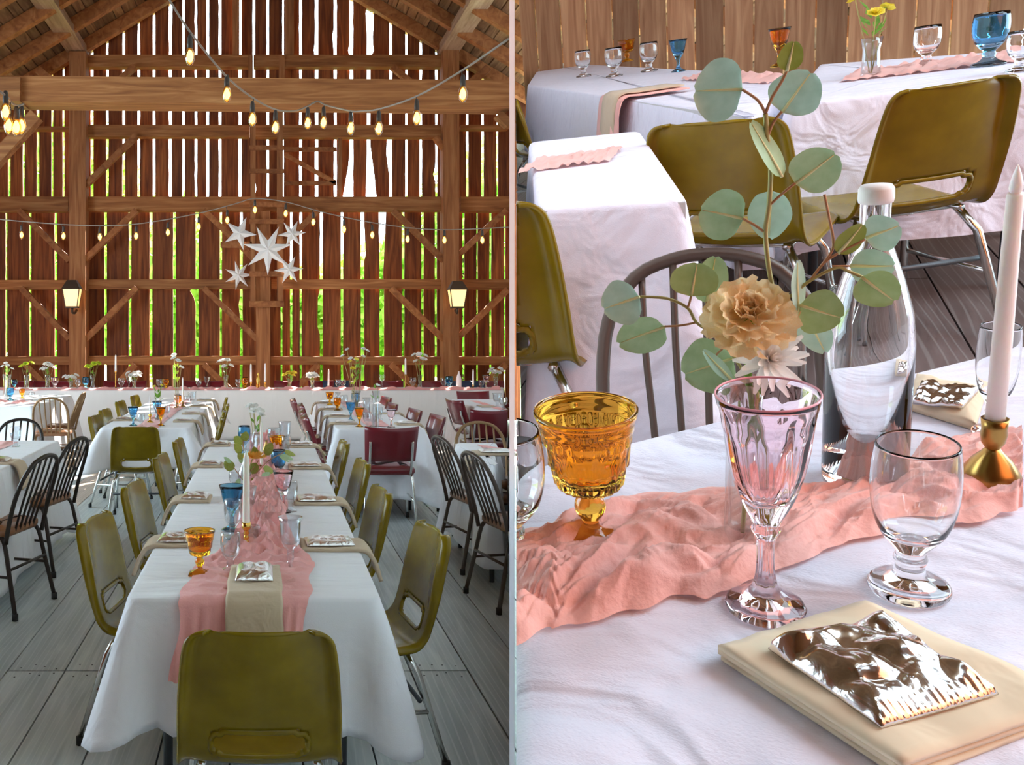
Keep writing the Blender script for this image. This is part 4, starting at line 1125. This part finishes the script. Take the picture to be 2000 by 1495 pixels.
lantern(141, 546, 612, 14.7, 'lit brass lantern on the left post')
lantern(893, 548, 612, 14.7, 'lit brass lantern on the right post')

# ---- string lights
def string_light(label, wire, bulbs, r=.0065, sag=True, bs=.0275):
    t = thing('string_light', label, 'string light', T(0,0,0), 'string lights')
    pts = smooth_path([P(*q) for q in wire], 6)
    obj('wire', G().add(*tube(pts, r, 6)), M_['wire'], t, True)
    for (x, y, Y) in bulbs:
        c = P(x, y, Y); top = min(pts, key=lambda q: (q-c).length + abs(q.x-c.x)*3)
        so_ = c + Vector((0,0,bs*1.1))
        g = G().add(*lathe([(0,.075),(.010,.075),(.014,.06),(.0165,.03),(.0165,0),(0,0)], 10))
        obj('socket', g, M_['socket'], t, True, T(*so_))
        obj('pendant_cord', G().add(*tube([so_+Vector((0,0,.07)), top.lerp(so_, .3), top], .004, 5)), M_['socket'], t, True)
        g = G().add(*lathe([(0,-.055),(.012,-.05),(.021,-.034),(.0245,-.014),(.022,.006),(.015,.024),(.012,.03),(0,.03)], 14))
        bb = obj('bulb', g, M_['bulb'], t, True, T(*c) @ Matrix.Scale(1.18, 4))
        obj('filament', G().add(*lathe([(0,-.040),(.010,-.034),(.0165,-.018),(.016,-.004),(.008,.016),(0,.022)], 10)), M_['filament'], bb, True)
string_light('warm bulb string light swagged in front of the tie beam',
    [(325,-10,4.7),(371,62,4.9),(443,150,5.3),(495,192,5.8),(538,214,6.1),(575,217,6.4),(600,208,6.6),(620,198,6.7),(638,206,6.6),(685,217,6.2),(705,217,6.1),(741,213,5.9),(814,188,5.6),(902,138,5.3),(993,76,5.0)],
    [(371,106,4.9),(443,180,5.3),(493,229,5.8),(538,245,6.1),(601,237,6.6),(632,236,6.6),(685,247,6.2),(740,247,5.9),(814,226,5.6),(904,180,5.3)])
string_light('warm bulb string light clustered at the top left edge',
    [(-20,165,4.8),(12,188,4.9),(22,200,5.0),(34,207,5.0),(46,203,5.1)], [(11,214,4.9),(17,241,5.0),(32,244,5.0),(42,242,5.1)])
string_light('warm bulb string light strung low across the plank wall',
    [(-30,426,10.2),(60,434,10.2),(150,440,10.2),(240,440,10.2),(320,430,10.2),(400,414,10.2),(460,398,10.2),(498,388,10.2),(560,395,10.2),(620,412,10.2),(680,426,10.2),(745,438,10.2),(810,446,10.2),(880,449,10.2),(993,444,10.2)],
    [(42,457,10.2),(124,459,10.2),(195,461,10.2),(266,459,10.2),(328,452,10.2),(388,441,10.2),(444,428,10.2),(498,408,10.2),(558,415,10.2),(612,432,10.2),(672,446,10.2),(727,457,10.2),(796,465,10.2),(868,467,10.2),(942,467,10.2)])
BEFORE = set(o.name for o in COL.objects)
# ================================================================== the raised dining room (right of the divider)
CAM = Vector((0, 0, H))
YR, SL = 0.0, -.16                        # horizon height of this room in the frame, its roll
a_ = (1497-AX)/F; b_ = (AY-YR)/F
Wv = Vector((SL, -(SL*a_+b_), 1)).normalized()
Vv = Vector((a_, 1, b_)).normalized(); Vv = (Vv-Wv*Vv.dot(Wv)).normalized(); Uv = Vv.cross(Wv).normalized()
HR = .36                                   # eye height above the table tops of this room
O = CAM - Wv*HR
MR = Matrix(((Uv.x,Vv.x,Wv.x,O.x),(Uv.y,Vv.y,Wv.y,O.y),(Uv.z,Vv.z,Wv.z,O.z),(0,0,0,1)))
MRi = MR.inverted()
def ray(x, y): return Vector(((x-AX)/F, 1, -(y-AY)/F))
def onR(x, y, w=0.0):
    """room coordinates of the photograph point at height w above the table tops"""
    d = MRi.to_3x3() @ ray(x, y); o = MRi @ CAM
    t = (w-o.z)/d.z; return o+d*t
def atV(x, y, v):
    """room coordinates of the photograph point in the upright plane at distance v"""
    d = MRi.to_3x3() @ ray(x, y); o = MRi @ CAM
    return o+d*((v-o.y)/d.y)
def pix(p):
    q = MR @ Vector(p) - CAM; return AX+F*q.x/q.y, AY-F*q.z/q.y
def px_per_m(p):
    a, b = pix(Vector(p)-Vector((.01,0,0))), pix(Vector(p)+Vector((.01,0,0))); return (b[0]-a[0])/.02
def height_for(p, yt):
    lo, hi = 0, 1.5
    for _ in range(40):
        m_ = (lo+hi)/2
        if pix((p[0], p[1], p[2]+m_))[1] > yt: lo = m_
        else: hi = m_
    return lo
def right_of_divider(w, m=.03):
    def fn(p):
        q = MR @ Vector((p[0], p[1], w)); return q.x-KR*q.y-m
    return fn
FR = -.74
# ---- floor and far wall of this room
fr_ = struct('floor_raised')
u = -3.2
k = 0
while u < 5.6:
    for (v0, v1) in ((.9, 3.0+.5*(k % 3)), (3.0+.5*(k % 3), 10.2)):
        poly = clip([(u+.003,v0+.003),(u+.247,v0+.003),(u+.247,v1-.003),(u+.003,v1-.003)], right_of_divider(FR, .02))
        if len(poly) >= 3:
            obj('floor_board', G().add(*prism(poly, FR-.03, FR-random.uniform(0,.003))), M_['floor3'], fr_, False, MR)
    u += .25; k += 1
poly = clip(rect(-3.2, 5.6, .9, 10.2), right_of_divider(FR, .02))
obj('subfloor', G().add(*prism(poly, FR-.08, FR-.032)), M_['underfloor'], fr_, False, MR)
wr2 = struct('wall_far')
u = -2.6
while u < 5.4:
    poly = clip([(u+.004,9.9),(u+.24,9.9),(u+.24,9.93),(u+.004,9.93)], right_of_divider(0, .1))
    if len(poly) >= 3:
        obj('wall_board', G().add(*prism(poly, FR, 2.0)), M_['wall2'], wr2, False, MR)
    u += .25

# ---- the near table
pA, pB = onR(1006, 922), onR(1990, 680)
dv = (pB-pA).normalized()
far0, far1 = pA-dv*.3, pB+dv*.55
back = Vector((dv.y, -dv.x, 0))
quad = [(far0+back*1.1), (far1+back*1.1), far1, far0]
npoly = clip([(q.x, q.y) for q in quad], right_of_divider(0, -.002))
npoly = clip(npoly, lambda p: p[1]-.05)
table(npoly, 'near table of the close-up under the white cloth', MR @ T(0,0,-ZT))
def ncloth():
    v, f = cloth_geo(npoly, .006, .42, flare=.0, amp=.0, seed=21, corner=.0, step=.03)
    return v, f
o = obj('tablecloth', G().add(*ncloth()), M_['cloth_r'], None, True, MR); tag(o, 'softly creased white tablecloth on the near close-up table', 'tablecloth', 'white tablecloths')

# ---- the gauze runner
lo = [(1005,1292),(1060,1262),(1100,1248),(1180,1236),(1250,1212),(1330,1192),(1400,1188),(1470,1160),(1540,1132),(1620,1098),(1700,1072),(1800,1052),(1880,1046),(1960,1030),(1992,1020)]
hi = [(1005,1064),(1070,1048),(1130,1022),(1190,1002),(1260,988),(1340,982),(1420,976),(1500,970),(1560,968),(1610,966),(1690,960),(1760,930),(1830,885),(1900,868),(1992,862)]
lo3 = smooth_path([onR(*q) for q in lo], 8); hi3 = smooth_path([onR(*q) for q in hi], 8)
def run_fn(uu, q):
    i = q*(len(lo3)-1); k_ = min(int(i), len(lo3)-2); t = i-k_
    a, b = lo3[k_].lerp(lo3[k_+1], t), hi3[k_].lerp(hi3[k_+1], t)
    p = a.lerp(b, uu); wdt = (b-a).length; s = q*1.1
    e = min(1, min(uu, 1-uu)*7)
    c = uu*wdt
    big = .020*abs(nz(c*17+1.2*nz(s*3.2, 5), s*4.2+.7*nz(c*8, 2))) + .013*abs(nz(c*34+nz(s*6,1), s*7, 3))
    ridge = abs(nz(c*55 + 2.0*nz(s*5, c*9), s*9, 7)); fine = .0075*(1-ridge)**2 + .003*nz(c*190+3*nz(s*14, c*20), s*26, 2) + .0006*nz(c*420, s*300)
    p = Vector(p); p.z = .0085 + e*(big+fine) + (1-e)*.0015*(1+nz(s*30, 2))
    p.x += .004*nz(s*22, uu*3, 8)*(1-e); p.y += .006*nz(s*17, uu*3, 4)*(1-e)
    return p
o = runner(run_fn, 90, 420, 'crinkled salmon gauze runner across the near close-up table', 'runner_r', MR)
# a free fold of the hem at the left
def lip(uu, q):
    a = onR(1006+uu*26+6*sin(q*5), 1292-26*uu-42*sin(uu*pi)*q); a.z = .010+.02*q*sin(uu*pi*.8+.4)
    return a
# ---- goblets of the near table
def rstand(xb, yb, yt):
    p = onR(xb, yb, .007); return p, height_for(p, yt)
def rgob(kind, matk, xb, yb, yt, wpx, label, group='glassware in the close-up', name='goblet'):
    p, h = rstand(xb, yb, yt)
    o_, i_ = goblet_prof(kind); rmax = max(r for r, z in o_)*h/GL[kind]
    pm = px_per_m((p.x, p.y, h*.7)); wid = wpx*.5/pm/rmax
    o = goblet(kind, matk, MR @ T(*p), label, h, group, True, wid, 24); return o, p, h
og_p, pk, hk = rgob('tulip','g_pinkhero',1494,1188,770,208,'fluted pale pink tulip goblet at the front of the close-up')
_, pc, hc_ = rgob('clear','g_clear',1774,1152,866,180,'clear water goblet right of the pink tulip goblet in the close-up')
og, _, _ = rgob('clear','g_clear',1000,1092,842,150,'clear water goblet cut by the divider at the left of the close-up')
_, pa, ha = rgob('amber','g_amberhero',1156,1062,800,200,'amber pressed-glass goblet at the left of the close-up')
rgob('clear','g_clear',1936,850,636,88,'clear goblet behind the white candle in the close-up')
_r = .0425*hk/GL['tulip']; _s = og_p.matrix_basis.to_scale()
obj('rim', G().add(*tube([(.0425*cos(2*pi*k/48), .0425*sin(2*pi*k/48), .1712) for k in range(49)], .0009, 8, False)), M_['rose_rim'], og_p, True)
# ---- bud vase, bottle, candle
pv = onR(1452, 1062, .009); hv = height_for(pv, 742)
tag(obj('bud_vase', G().add(*vase_geo(hv, 40/px_per_m(pv), 1.0, 40, .002)), M_['t_clear2'], None, True, MR @ T(*pv)), 'slim clear bud vase behind the pink tulip goblet', 'vase')
pb_ = onR(1686, 940, .007); hb = height_for(pb_, 385); rb = 90/px_per_m((pb_.x, pb_.y, hb*.3))
tag(obj('glass_bottle', G().add(*bottle_geo(hb, rb*.97, .33, .003, 48)), M_['g_clear'], None, True, MR @ T(*pb_)), 'tall clear glass bottle with white stopper', 'bottle')
tag(obj('stopper', G().add(*lathe([(0,0),(.8,0),(.95,.05),(1.0,.25),(.98,.8),(.85,1.0),(0,1.03)], 24), M=Matrix.Diagonal((rb*.38, rb*.38, height_for((pb_.x,pb_.y,pb_.z+hb), 350), 1))), M_['cap'], None, True, MR @ T(pb_.x, pb_.y, pb_.z+hb-.004)), 'white stopper in the tall clear glass bottle', 'stopper')
pc2 = onR(1932, 948, .009); hh2 = height_for(pc2, 818); hc2 = height_for((pc2.x,pc2.y,pc2.z+hh2), 372); sc2 = 1/px_per_m(pc2)
ct = thing('brass_candlestick', 'turned brass candlestick at the right of the close-up', 'candle holder', MR @ T(*pc2))
s2 = sc2
obj('foot', G().add(*lathe([(0,0),(60*s2,0),(62*s2,.004),(60*s2,.010),(52*s2,.014),(40*s2,.020),(22*s2,.026),(12*s2,.030),(0,.031)], 40)), M_['brass'], ct, True)
obj('candle_cup', G().add(*lathe([(0,.028),(10*s2,.03),(9*s2,hh2*.50),(13*s2,hh2*.55),(24*s2,hh2*.66),(27*s2,hh2*.78),(25*s2,hh2*.86),(28*s2,hh2),(21*s2,hh2),(20*s2,hh2*.93),(0,hh2*.92)], 32)), M_['brass'], ct, True)
c_t = thing('led_candle', 'white flameless taper candle in the brass candlestick', 'candle', MR @ T(pc2.x, pc2.y, pc2.z+hh2*.935))
obj('candle_body', G().add(*lathe([(0,0),(20*s2,0),(19.5*s2,hc2*.4),(16*s2,hc2),(14*s2,hc2+.002),(0,hc2+.001)], 28)), M_['wax_w'], c_t, True)
fh = height_for((pc2.x,pc2.y,pc2.z+hh2*.935+hc2), 320)
obj('flame_tip', G().add(*lathe([(0,0),(9*s2,.001),(13*s2,fh*.22),(12*s2,fh*.42),(7*s2,fh*.72),(2*s2,fh*.94),(0,fh)], 20)), M_['flame_tip'], c_t, True, T(0,0,hc2))

# ---- napkin and foil packet in front, another set beyond
def quad_sheet(corners, w0, th, name, matk, label, cat, group, n=24, wave=.002, seed=0, fold=0):
    c = [onR(x, y, w0) for x, y in corners]           # near-left, near-right, far-right, far-left
    def fn(u_, q):
        p = c[0].lerp(c[1], u_).lerp(c[3].lerp(c[2], u_), q); p.z = w0+th+wave*(nz(u_*4+seed, q*4)+.5*nz(u_*9, q*9+seed)) 
        e = min(1, min(u_, 1-u_, q, 1-q)*9); p.z -= (1-e)*th*.35
        return p
    v, f = grid(n, n, fn); o = len(v)
    v += [(p[0], p[1], w0) for p in v]
    f2 = [tuple(reversed([i+o for i in t])) for t in f]
    rim = [i for i in range(n)] + [j*(n+1)+n for j in range(n)] + [n*(n+1)+n-i for i in range(n)] + [(n-j)*(n+1) for j in range(n)]
    f3 = [(rim[(k_+1) % len(rim)], rim[k_], rim[k_]+o, rim[(k_+1) % len(rim)]+o) for k_ in range(len(rim))]
    ob = obj(name, G().add(v, f+f2+f3), M_[matk], None, True, MR); return tag(ob, label, cat, group)
nt_ = thing('folded_napkin', 'folded champagne napkin in the front right of the close-up', 'napkin', MR, 'champagne napkins in the close-up')
def layer(corners, w0, th, seed, wave=.0015):
    o = quad_sheet(corners, w0, th, 'napkin_layer', 'napkin_r', None, None, None, 20, wave, seed); o.parent = nt_; o.matrix_local = Matrix.Identity(4)
layer([(1735,1540),(2140,1420),(1690,1192),(1408,1282)][::1] if False else [(1408,1290),(1770,1530),(2120,1395),(1695,1196)], .007, .004, 1)
layer([(1402,1277),(1762,1512),(2120,1385),(1690,1185)], .0115, .005, 2)
layer([(1402,1268),(1762,1500),(2120,1375),(1690,1180)], .017, .004, 3, .002)
cz = .0225
fc = [onR(x, y, cz) for x, y in ((1500,1268),(1722,1424),(1950,1358),(1724,1216))]
def foil_fn(u_, q):
    p = fc[0].lerp(fc[1], u_).lerp(fc[3].lerp(fc[2], u_), q)
    e = min(1, min(u_*6, (1-u_)*3.2, q*6, (1-q)*6)); b = max(0, e)**.6
    r = abs(nz(u_*2.3+1.3, q*2.1+.4)); r2 = abs(nz(u_*4.5+4+q, q*4+2)); r3 = nz(u_*12, q*11)
    p.z = cz+.001+b*(.0085+.015*r+.004*r2+.0006*r3) + .0006*(1-b)*sin(u_*4)*0 + (.0004*sin(q*110) if u_ > .88 else 0)
    return p
v, f = grid(60, 60, foil_fn); o = len(v); v += [(p.x, p.y, cz) for p in map(Vector, v)]
f2 = [tuple(reversed([i+o for i in t])) for t in f]; n = 60
rim = [i for i in range(n)] + [j*(n+1)+n for j in range(n)] + [n*(n+1)+n-i for i in range(n)] + [(n-j)*(n+1) for j in range(n)]
f3 = [(rim[(k_+1) % len(rim)], rim[k_], rim[k_]+o, rim[(k_+1) % len(rim)]+o) for k_ in range(len(rim))]
tag(obj('foil_packet', G().add(v, f+f2+f3), M_['foil_r'], None, True, MR), 'large crumpled silver foil packet on the front napkin of the close-up', 'packet', 'foil packets in the close-up')
quad_sheet([(1770,800),(1905,842),(1925,772),(1790,742)], .007, .010, 'napkin', 'napkin_r', 'champagne napkin beyond the glass bottle in the close-up', 'napkin', 'champagne napkins in the close-up')
quad_sheet([(1782,790),(1880,800),(1910,768),(1800,752)], .018, .007, 'foil_packet', 'foil_r', 'silver foil packet beyond the glass bottle in the close-up', 'packet', 'foil packets in the close-up', wave=.004)

# ---- eucalyptus sprig, carnation and chrysanthemum in the bud vase
VB = pv.y
es = thing('eucalyptus_sprig', 'silver dollar eucalyptus sprig with round leaves in the bud vase', 'foliage', MR @ T(*pv))
def E(x, y, d=0.0): return atV(x, y, VB+d)-pv
mpx = px_per_m((pv.x, VB, .2))
stems = [([(1450,1040),(1462,900),(1480,760),(1500,650),(1511,588),(1501,520),(1495,455),(1502,400),(1505,330),(1498,262),(1495,222)], .0022),
         ([(1495,222),(1480,196),(1450,175)], .0013), ([(1495,222),(1508,190),(1526,160),(1537,137)], .0014), ([(1499,268),(1510,240),(1527,218)], .0013),
         ([(1495,455),(1474,440),(1451,427)], .0013), ([(1502,402),(1526,380),(1553,358)], .0013), ([(1502,395),(1505,380)], .001),
         ([(1470,760),(1437,702),(1395,655),(1360,630),(1343,602),(1302,583),(1248,580)], .0016), ([(1360,630),(1330,636),(1298,638)], .0012),
         ([(1343,602),(1347,590),(1350,577)], .0012), ([(1388,648),(1382,620),(1380,590)], .0012), ([(1415,678),(1402,690),(1395,700)], .001),
         ([(1511,590),(1545,578),(1580,550),(1633,523),(1656,530),(1683,541)], .0016), ([(1580,552),(1608,515),(1637,495)], .0013), ([(1600,525),(1625,490),(1627,465),(1620,430),(1610,380)], .0013),
         ([(1512,596),(1542,594),(1563,597)], .0012), ([(1560,572),(1562,590)], .001), ([(1545,645),(1560,635)], .001), ([(1625,520),(1660,520)],.001),([(1637,495),(1690,468)],.0011)]
for pts, r in stems:
    obj('stem', G().add(*tube(smooth_path([E(x, y, -.002) for x, y in pts], 4), r*.62, 7)), M_['stem' if r > .0015 else 'twig'], es, True)
Vd = Vector((0,1,0))
def hero_leaf(bx, by, tx, ty, hw, mk, dep=0.0, tilt=0.0, roll=0.0):
    b, t_ = E(bx, by, dep), E(tx, ty, dep+roll); ax = t_-b; l = ax.length; d = ax.normalized()
    s = d.cross(Vd).normalized(); s = (Matrix.Rotation(tilt, 3, d) @ s)
    nn = d.cross(s); w_ = hw/mpx/max(.35, cos(tilt)); n, m_ = 14, 8; v = []
    ph = random.uniform(0, 6)
    for i in range(n+1):
        q = i/n
        hwid = w_*max(0, sin(pi*(.02+.96*q**.86)))**.56 if 0 < i < n else (0.0 if i == 0 else w_*.16)
        for j in range(m_+1):
            c = -1+2*j/m_
            notch = -.035*l*(1-abs(c)) if i == n else 0
            v.append(b + d*(l*q+notch) + s*hwid*c*(1+.03*sin(q*9+ph)) + nn*(.10*w_*c*c + .05*w_*sin(q*5+ph)*(1 if c > 0 else .6) - .012*w_))
    f = [(i*(m_+1)+j, i*(m_+1)+j+1, (i+1)*(m_+1)+j+1, (i+1)*(m_+1)+j) for i in range(n) for j in range(m_)]
    o = obj('leaf', G().add(v, f), M_[mk], es, True)
    rib = [b + d*l*q*.94 - nn*.0 + nn*(.05*w_*sin(q*5+ph)*.6-.012*w_) for q in (0,.2,.4,.6,.8,1)]
    for sgn in (1,):
        obj('midrib', G().add(*tube([p for p in rib], [.0011,.001,.0009,.0007,.0005,.0003], 6)), M_['midrib'], o, True)
for L6 in [(1450,175,1355,178,67,'euc',0,.1),(1537,139,1551,80,23,'euc2',-.004,.2),(1527,220,1585,140,50,'euc',.008,-.15),(1528,346,1466,236,17,'euc3',-.006,.9),(1553,359,1634,300,50,'euc3',0,.15),(1452,427,1367,410,60,'euc3',0,-.1),(1505,372,1502,467,42,'euc',.010,.2),
           (1249,580,1178,604,54,'euc',-.004,.15),(1299,638,1207,672,48,'euc3',.004,-.1),(1350,578,1362,513,51,'euc2g',-.004,.1),(1380,592,1398,500,36,'euc3',.008,.2),(1432,700,1335,732,66,'euc3',.006,.2),(1430,744,1372,684,11,'euc',-.010,.9),
           (1558,608,1558,508,14,'euc',-.006,1.0),(1562,597,1645,622,52,'euc2g',-.008,.1),(1566,600,1612,690,34,'euc',.010,.1),(1682,541,1748,590,42,'euc2g',-.004,.15),(1660,520,1748,520,40,'euc',.010,.1),(1637,496,1686,438,23,'euc2',-.002,.15),(1690,466,1758,440,42,'euc',.02,.1)]:
    hero_leaf(*L6)
# carnation
cc = E(1463, 622, -.012)
axc = Vector((.05, -.62, .78)).normalized()
ct_ = thing('carnation', 'ruffled peach carnation in the bud vase', 'flower', Mcar := MR @ T(*(pv+cc)) @ axc.to_track_quat('Z','Y').to_matrix().to_4x4(), None)
Rc = 92/mpx
def petal_mesh(R_, width, ruf, seed, mk, curl=.25, n=10, m_=6):
    def fn(uu, q):
        a = (uu-.5)*width*(.35+.65*q); r = R_*q*(1+.05*sin(uu*23+seed)*q)
        z = curl*R_*q*q + ruf*R_*q*q*sin(uu*13+seed)+ .4*ruf*R_*q*sin(uu*29+seed*2)*q
        return (r*cos(a), r*sin(a), z)
    return G().add(*grid(n, m_, fn)).mesh('petal', M_[mk], True)
pms = [petal_mesh(1.0, 1.25, .07, s, 'peach') for s in (0, 1.7, 3.1, 4.4)]
random.seed(5)
for el, rr, num, z0 in [(-.12,1.0,9,-.10),(.18,.95,9,-.02),(.50,.82,8,.02),(.80,.66,8,.06),(1.08,.52,7,.08),(1.3,.40,6,.1)]:
    for k in range(num):
        az = 2*pi*k/num+random.uniform(-.2,.2)+el*3
        Mx = T(0,0,z0*Rc) @ RZ(az) @ Matrix.Rotation(-el+random.uniform(-.1,.1), 4, 'Y') @ Matrix.Rotation(random.uniform(-.25,.25), 4, 'X') @ Matrix.Scale(Rc*rr*random.uniform(.9,1.05), 4)
        link('petal', random.choice(pms), ct_, Mx)
obj('calyx', G().add(*lathe([(0,-.62),(.12,-.6),(.20,-.45),(.24,-.25),(.30,-.08),(.2,0),(0,0)], 14), M=Matrix.Scale(Rc, 4)), M_['green'], ct_, True)
sp = MR @ pv
stem_end = Mcar.inverted() @ (MR @ (pv+E(1462,900,0)))
obj('stem', G().add(*tube([(0,0,-.55*Rc), (stem_end*.5+Vector((0,0,-.2*Rc))), stem_end], .0022, 7)), M_['green'], ct_, True)
# chrysanthemum
cm_ = E(1503, 702, -.016); axm = Vector((.45, -.75, .45)).normalized()
mt = thing('chrysanthemum', 'white chrysanthemum below the peach carnation', 'flower', Mmum := MR @ T(*(pv+cm_)) @ axm.to_track_quat('Z','Y').to_matrix().to_4x4())
def mum_petal(uu, q):
    hw = .13*(sin(pi*min(.97, q**.7*.95+.03))**.5) ; return (q, (uu-.5)*2*hw, .10*(2*uu-1)**2*hw*8*.2+.22*q*q)
pmm = G().add(*grid(4, 6, mum_petal)).mesh('petal', M_['white_p'], True)
Rm = 84/mpx
for el, rr, num in [(-.35,1.0,13),(.05,.98,13),(.45,.85,11),(.85,.65,9),(1.15,.5,6)]:
    for k in range(num):
        az = 2*pi*k/num+random.uniform(-.15,.15)+el
        link('petal', pmm, mt, RZ(az) @ Matrix.Rotation(-el+random.uniform(-.12,.12), 4, 'Y') @ Matrix.Scale(Rm*rr*random.uniform(.85,1.05), 4))
stem_end = Mmum.inverted() @ (MR @ (pv+E(1470,880,.004)))
obj('stem', G().add(*tube([(0,0,-.1*Rm), stem_end*.5+Vector((0,0,-.25*Rm)), stem_end], .0018, 7)), M_['green'], mt, True)

# ---- tables and chairs behind
def rtable(pl, lt, lc, drop, m=.05, **kw):
    pl = clip(pl, right_of_divider(0, m))
    table(pl, lt, MR @ T(0,0,-ZT)); 
    o = obj('tablecloth', G().add(*cloth_geo(pl, .006, drop, **kw)), M_['cloth_r'], None, True, MR); tag(o, lc, 'tablecloth', 'white tablecloths')
def R2(x, y): q = onR(x, y); return (q.x, q.y)
# left table: corner near (1335, 440)
c0 = onR(1346, 396); e1 = Vector((-1,-.02,0)); e2 = (onR(1292,318)-c0).normalized()
q1 = c0; q2 = c0+e2*1.35; q3 = q2+e1*1.8; q4 = c0+e1*1.8
rtable([(q4.x,q4.y),(q1.x,q1.y),(q2.x,q2.y),(q3.x,q3.y)], 'table behind the olive chair at the left of the close-up', 'white tablecloth hanging behind the amber goblet', .55, flare=.03, amp=.012, corner=.10, seed=31)
ra, rb2 = onR(1012, 345), onR(1190, 322)
def run2(uu, q):
    p = ra.lerp(rb2, q)+Vector((0,.28,0))*(uu); p.z = .009+.02*abs(nz(uu*4, q*9)); return p
runner(run2, 12, 40, 'pink gauze runner on the table behind the amber goblet', 'runner_r', MR)
# long far table across the picture
c1, c2 = onR(1030, 168), onR(1470, 232)
f1 = [(c1.x,c1.y),(onR(1470,232).x,onR(1470,232).y),(onR(1560,150).x,onR(1560,150).y),(onR(1060,122).x,onR(1060,122).y)]
rtable(f1, 'far table at the top left of the close-up', 'white tablecloth on the far table at the top left of the close-up', .5, flare=.05, amp=.02, corner=.06, seed=32)
f2_ = [R2(1530,212),R2(2060,142),R2(2060,96),R2(1600,128)]
rtable(f2_, 'far table at the top right of the close-up', 'white tablecloth on the far table at the top right of the close-up', .5, flare=.05, amp=.02, corner=.06, seed=33)
def far_runner(a, b, dpt, label, seed):
    pa_, pb2 = onR(*a), onR(*b)
    def fn(uu, q):
        p = pa_.lerp(pb2, q)+Vector((.1,dpt,0))*uu; p.z = .009+.03*abs(nz(uu*5+seed, q*12)); return p
    runner(fn, 12, 60, label, 'runner_r', MR)
far_runner((1330,160),(1500,168), .4, 'pink gauze runner on the far table at the top left of the close-up', 1)
far_runner((1640,165),(1990,125), .5, 'pink gauze runner on the far table at the top right of the close-up', 2)
# napkin and runner end hanging over the far table's front
pe = onR(1205, 196); d_ = (c2-c1).normalized(); ou = Vector((d_.y,-d_.x,0))
def hang(x0, wd2, label, matk, name, cat, off, grp):
    pe = onR(x0, 168+(x0-1030)*64/440.)
    path = [pe-ou*.25, pe-ou*.05, pe+ou*.03, pe+ou*.06-Vector((0,0,.05)), pe+ou*.085-Vector((0,0,.28))]
    path = [Vector((p.x,p.y,p.z+.02+off)) for p in path]
    pts = smooth_path(path, 5); v = []
    for p in pts:
        for s in (-1,-.3,.4,1): v.append(p+d_*wd2*s+ou*.01*nz(s*3, p.z*9))
    f = [(i*4+k_, i*4+k_+1, (i+1)*4+k_+1, (i+1)*4+k_) for i in range(len(pts)-1) for k_ in range(3)]
    o = obj(name, G().add(v, f), M_[matk], None, True, MR); tag(o, label, cat, grp)
    sm = o.modifiers.new('thick','SOLIDIFY'); sm.thickness = .006
hang(1215, .13, 'tan napkin hanging over the far table in the close-up', 'napkin', 'napkin', 'napkin', .012, 'tan napkins on the tables')
hang(1215, .20, 'pink runner end hanging over the far table in the close-up', 'runner_r', 'table_runner', 'table runner', .0, 'pink gauze table runners')
# chairs: place by where the top of the back shows
def rchair(kind, xt, yt, top, ang, label, sc3=1.0):
    p = onR(xt, yt, top-.74); a = ang; d = Vector((-sin(a), cos(a), 0)); q = p+d*.28*sc3; q.z = -.74
    return chair(kind, MR @ T(*q) @ RZ(a), label, 'chairs in the close-up', sc3)
oc1 = rchair('olive', 884, 410, .795, .04, 'olive shell chair at the left edge of the close-up')
oc2 = rchair('olive', 985, 190, .795, -1.0, 'olive shell chair at the upper left edge of the close-up')
rchair('olive', 1395, 240, .795, -.25, 'olive brown shell chair left of the eucalyptus stem')
rchair('olive', 1865, 165, .795, .5, 'olive shell chair at the upper right of the close-up')
rchair('brown', 1378, 505, .722, pi+.1, 'brown hoop-back chair pushed in behind the carnation', .84)
# goblets and blooms on the far tables
for kd, mk, x, y, yt, lb in [('clear','g_amber',1045,118,42,'yellow amber goblet at the top left of the close-up'),('clear','g_clear',1140,150,66,'clear goblet at the top left of the close-up, left of two'),('clear','g_clear',1200,150,60,'clear goblet at the top left of the close-up, right of two'),
                             ('tulip','g_blue',1325,140,30,'light blue goblet at the top of the close-up'),('amber','g_amber',1225,120,20,'amber goblet at the top of the close-up'),('clear','g_clear',1268,140,50,'clear goblet beside the light blue goblet at the top of the close-up'),
                             ('tulip','g_amber',1522,130,30,'amber stemmed goblet left of the top eucalyptus leaf'),('clear','g_blue',1930,128,24,'blue goblet at the top right of the close-up'),('clear','g_clear',1808,130,50,'clear goblet at the top right of the close-up'),('clear','g_clear',1990,140,60,'clear goblet at the right edge of the close-up top')]:
    p = onR(x, y, .007); h = min(.2, max(.1, height_for(p, yt)))
    goblet(kd, mk, MR @ T(*p), lb, h, 'goblets on the far close-up tables', wid=1.1)
p = onR(1700, 150, .007); tag(obj('vase', G().add(*vase_geo(.15, .035)), M_['t_clear'], None, True, MR @ T(*p)), 'clear vase with olive green stems at the top of the close-up', 'vase')
spray(MR @ T(*p), 'olive green stems at the top of the close-up', 3, .3, 'yellow_p', .03, 12, 'green', .06)

for o in (oc1, oc2, og): cut_at_divider(o, 1)
for o in CUTL: cut_at_divider(o, -1)
for o in [q for q in COL.objects if q.parent is None and q.type == 'MESH' and q.name.split('.')[0] in ('napkin','table_runner','tablecloth','foil_packet') and q.name not in BEFORE]: cut_at_divider(o, 1)
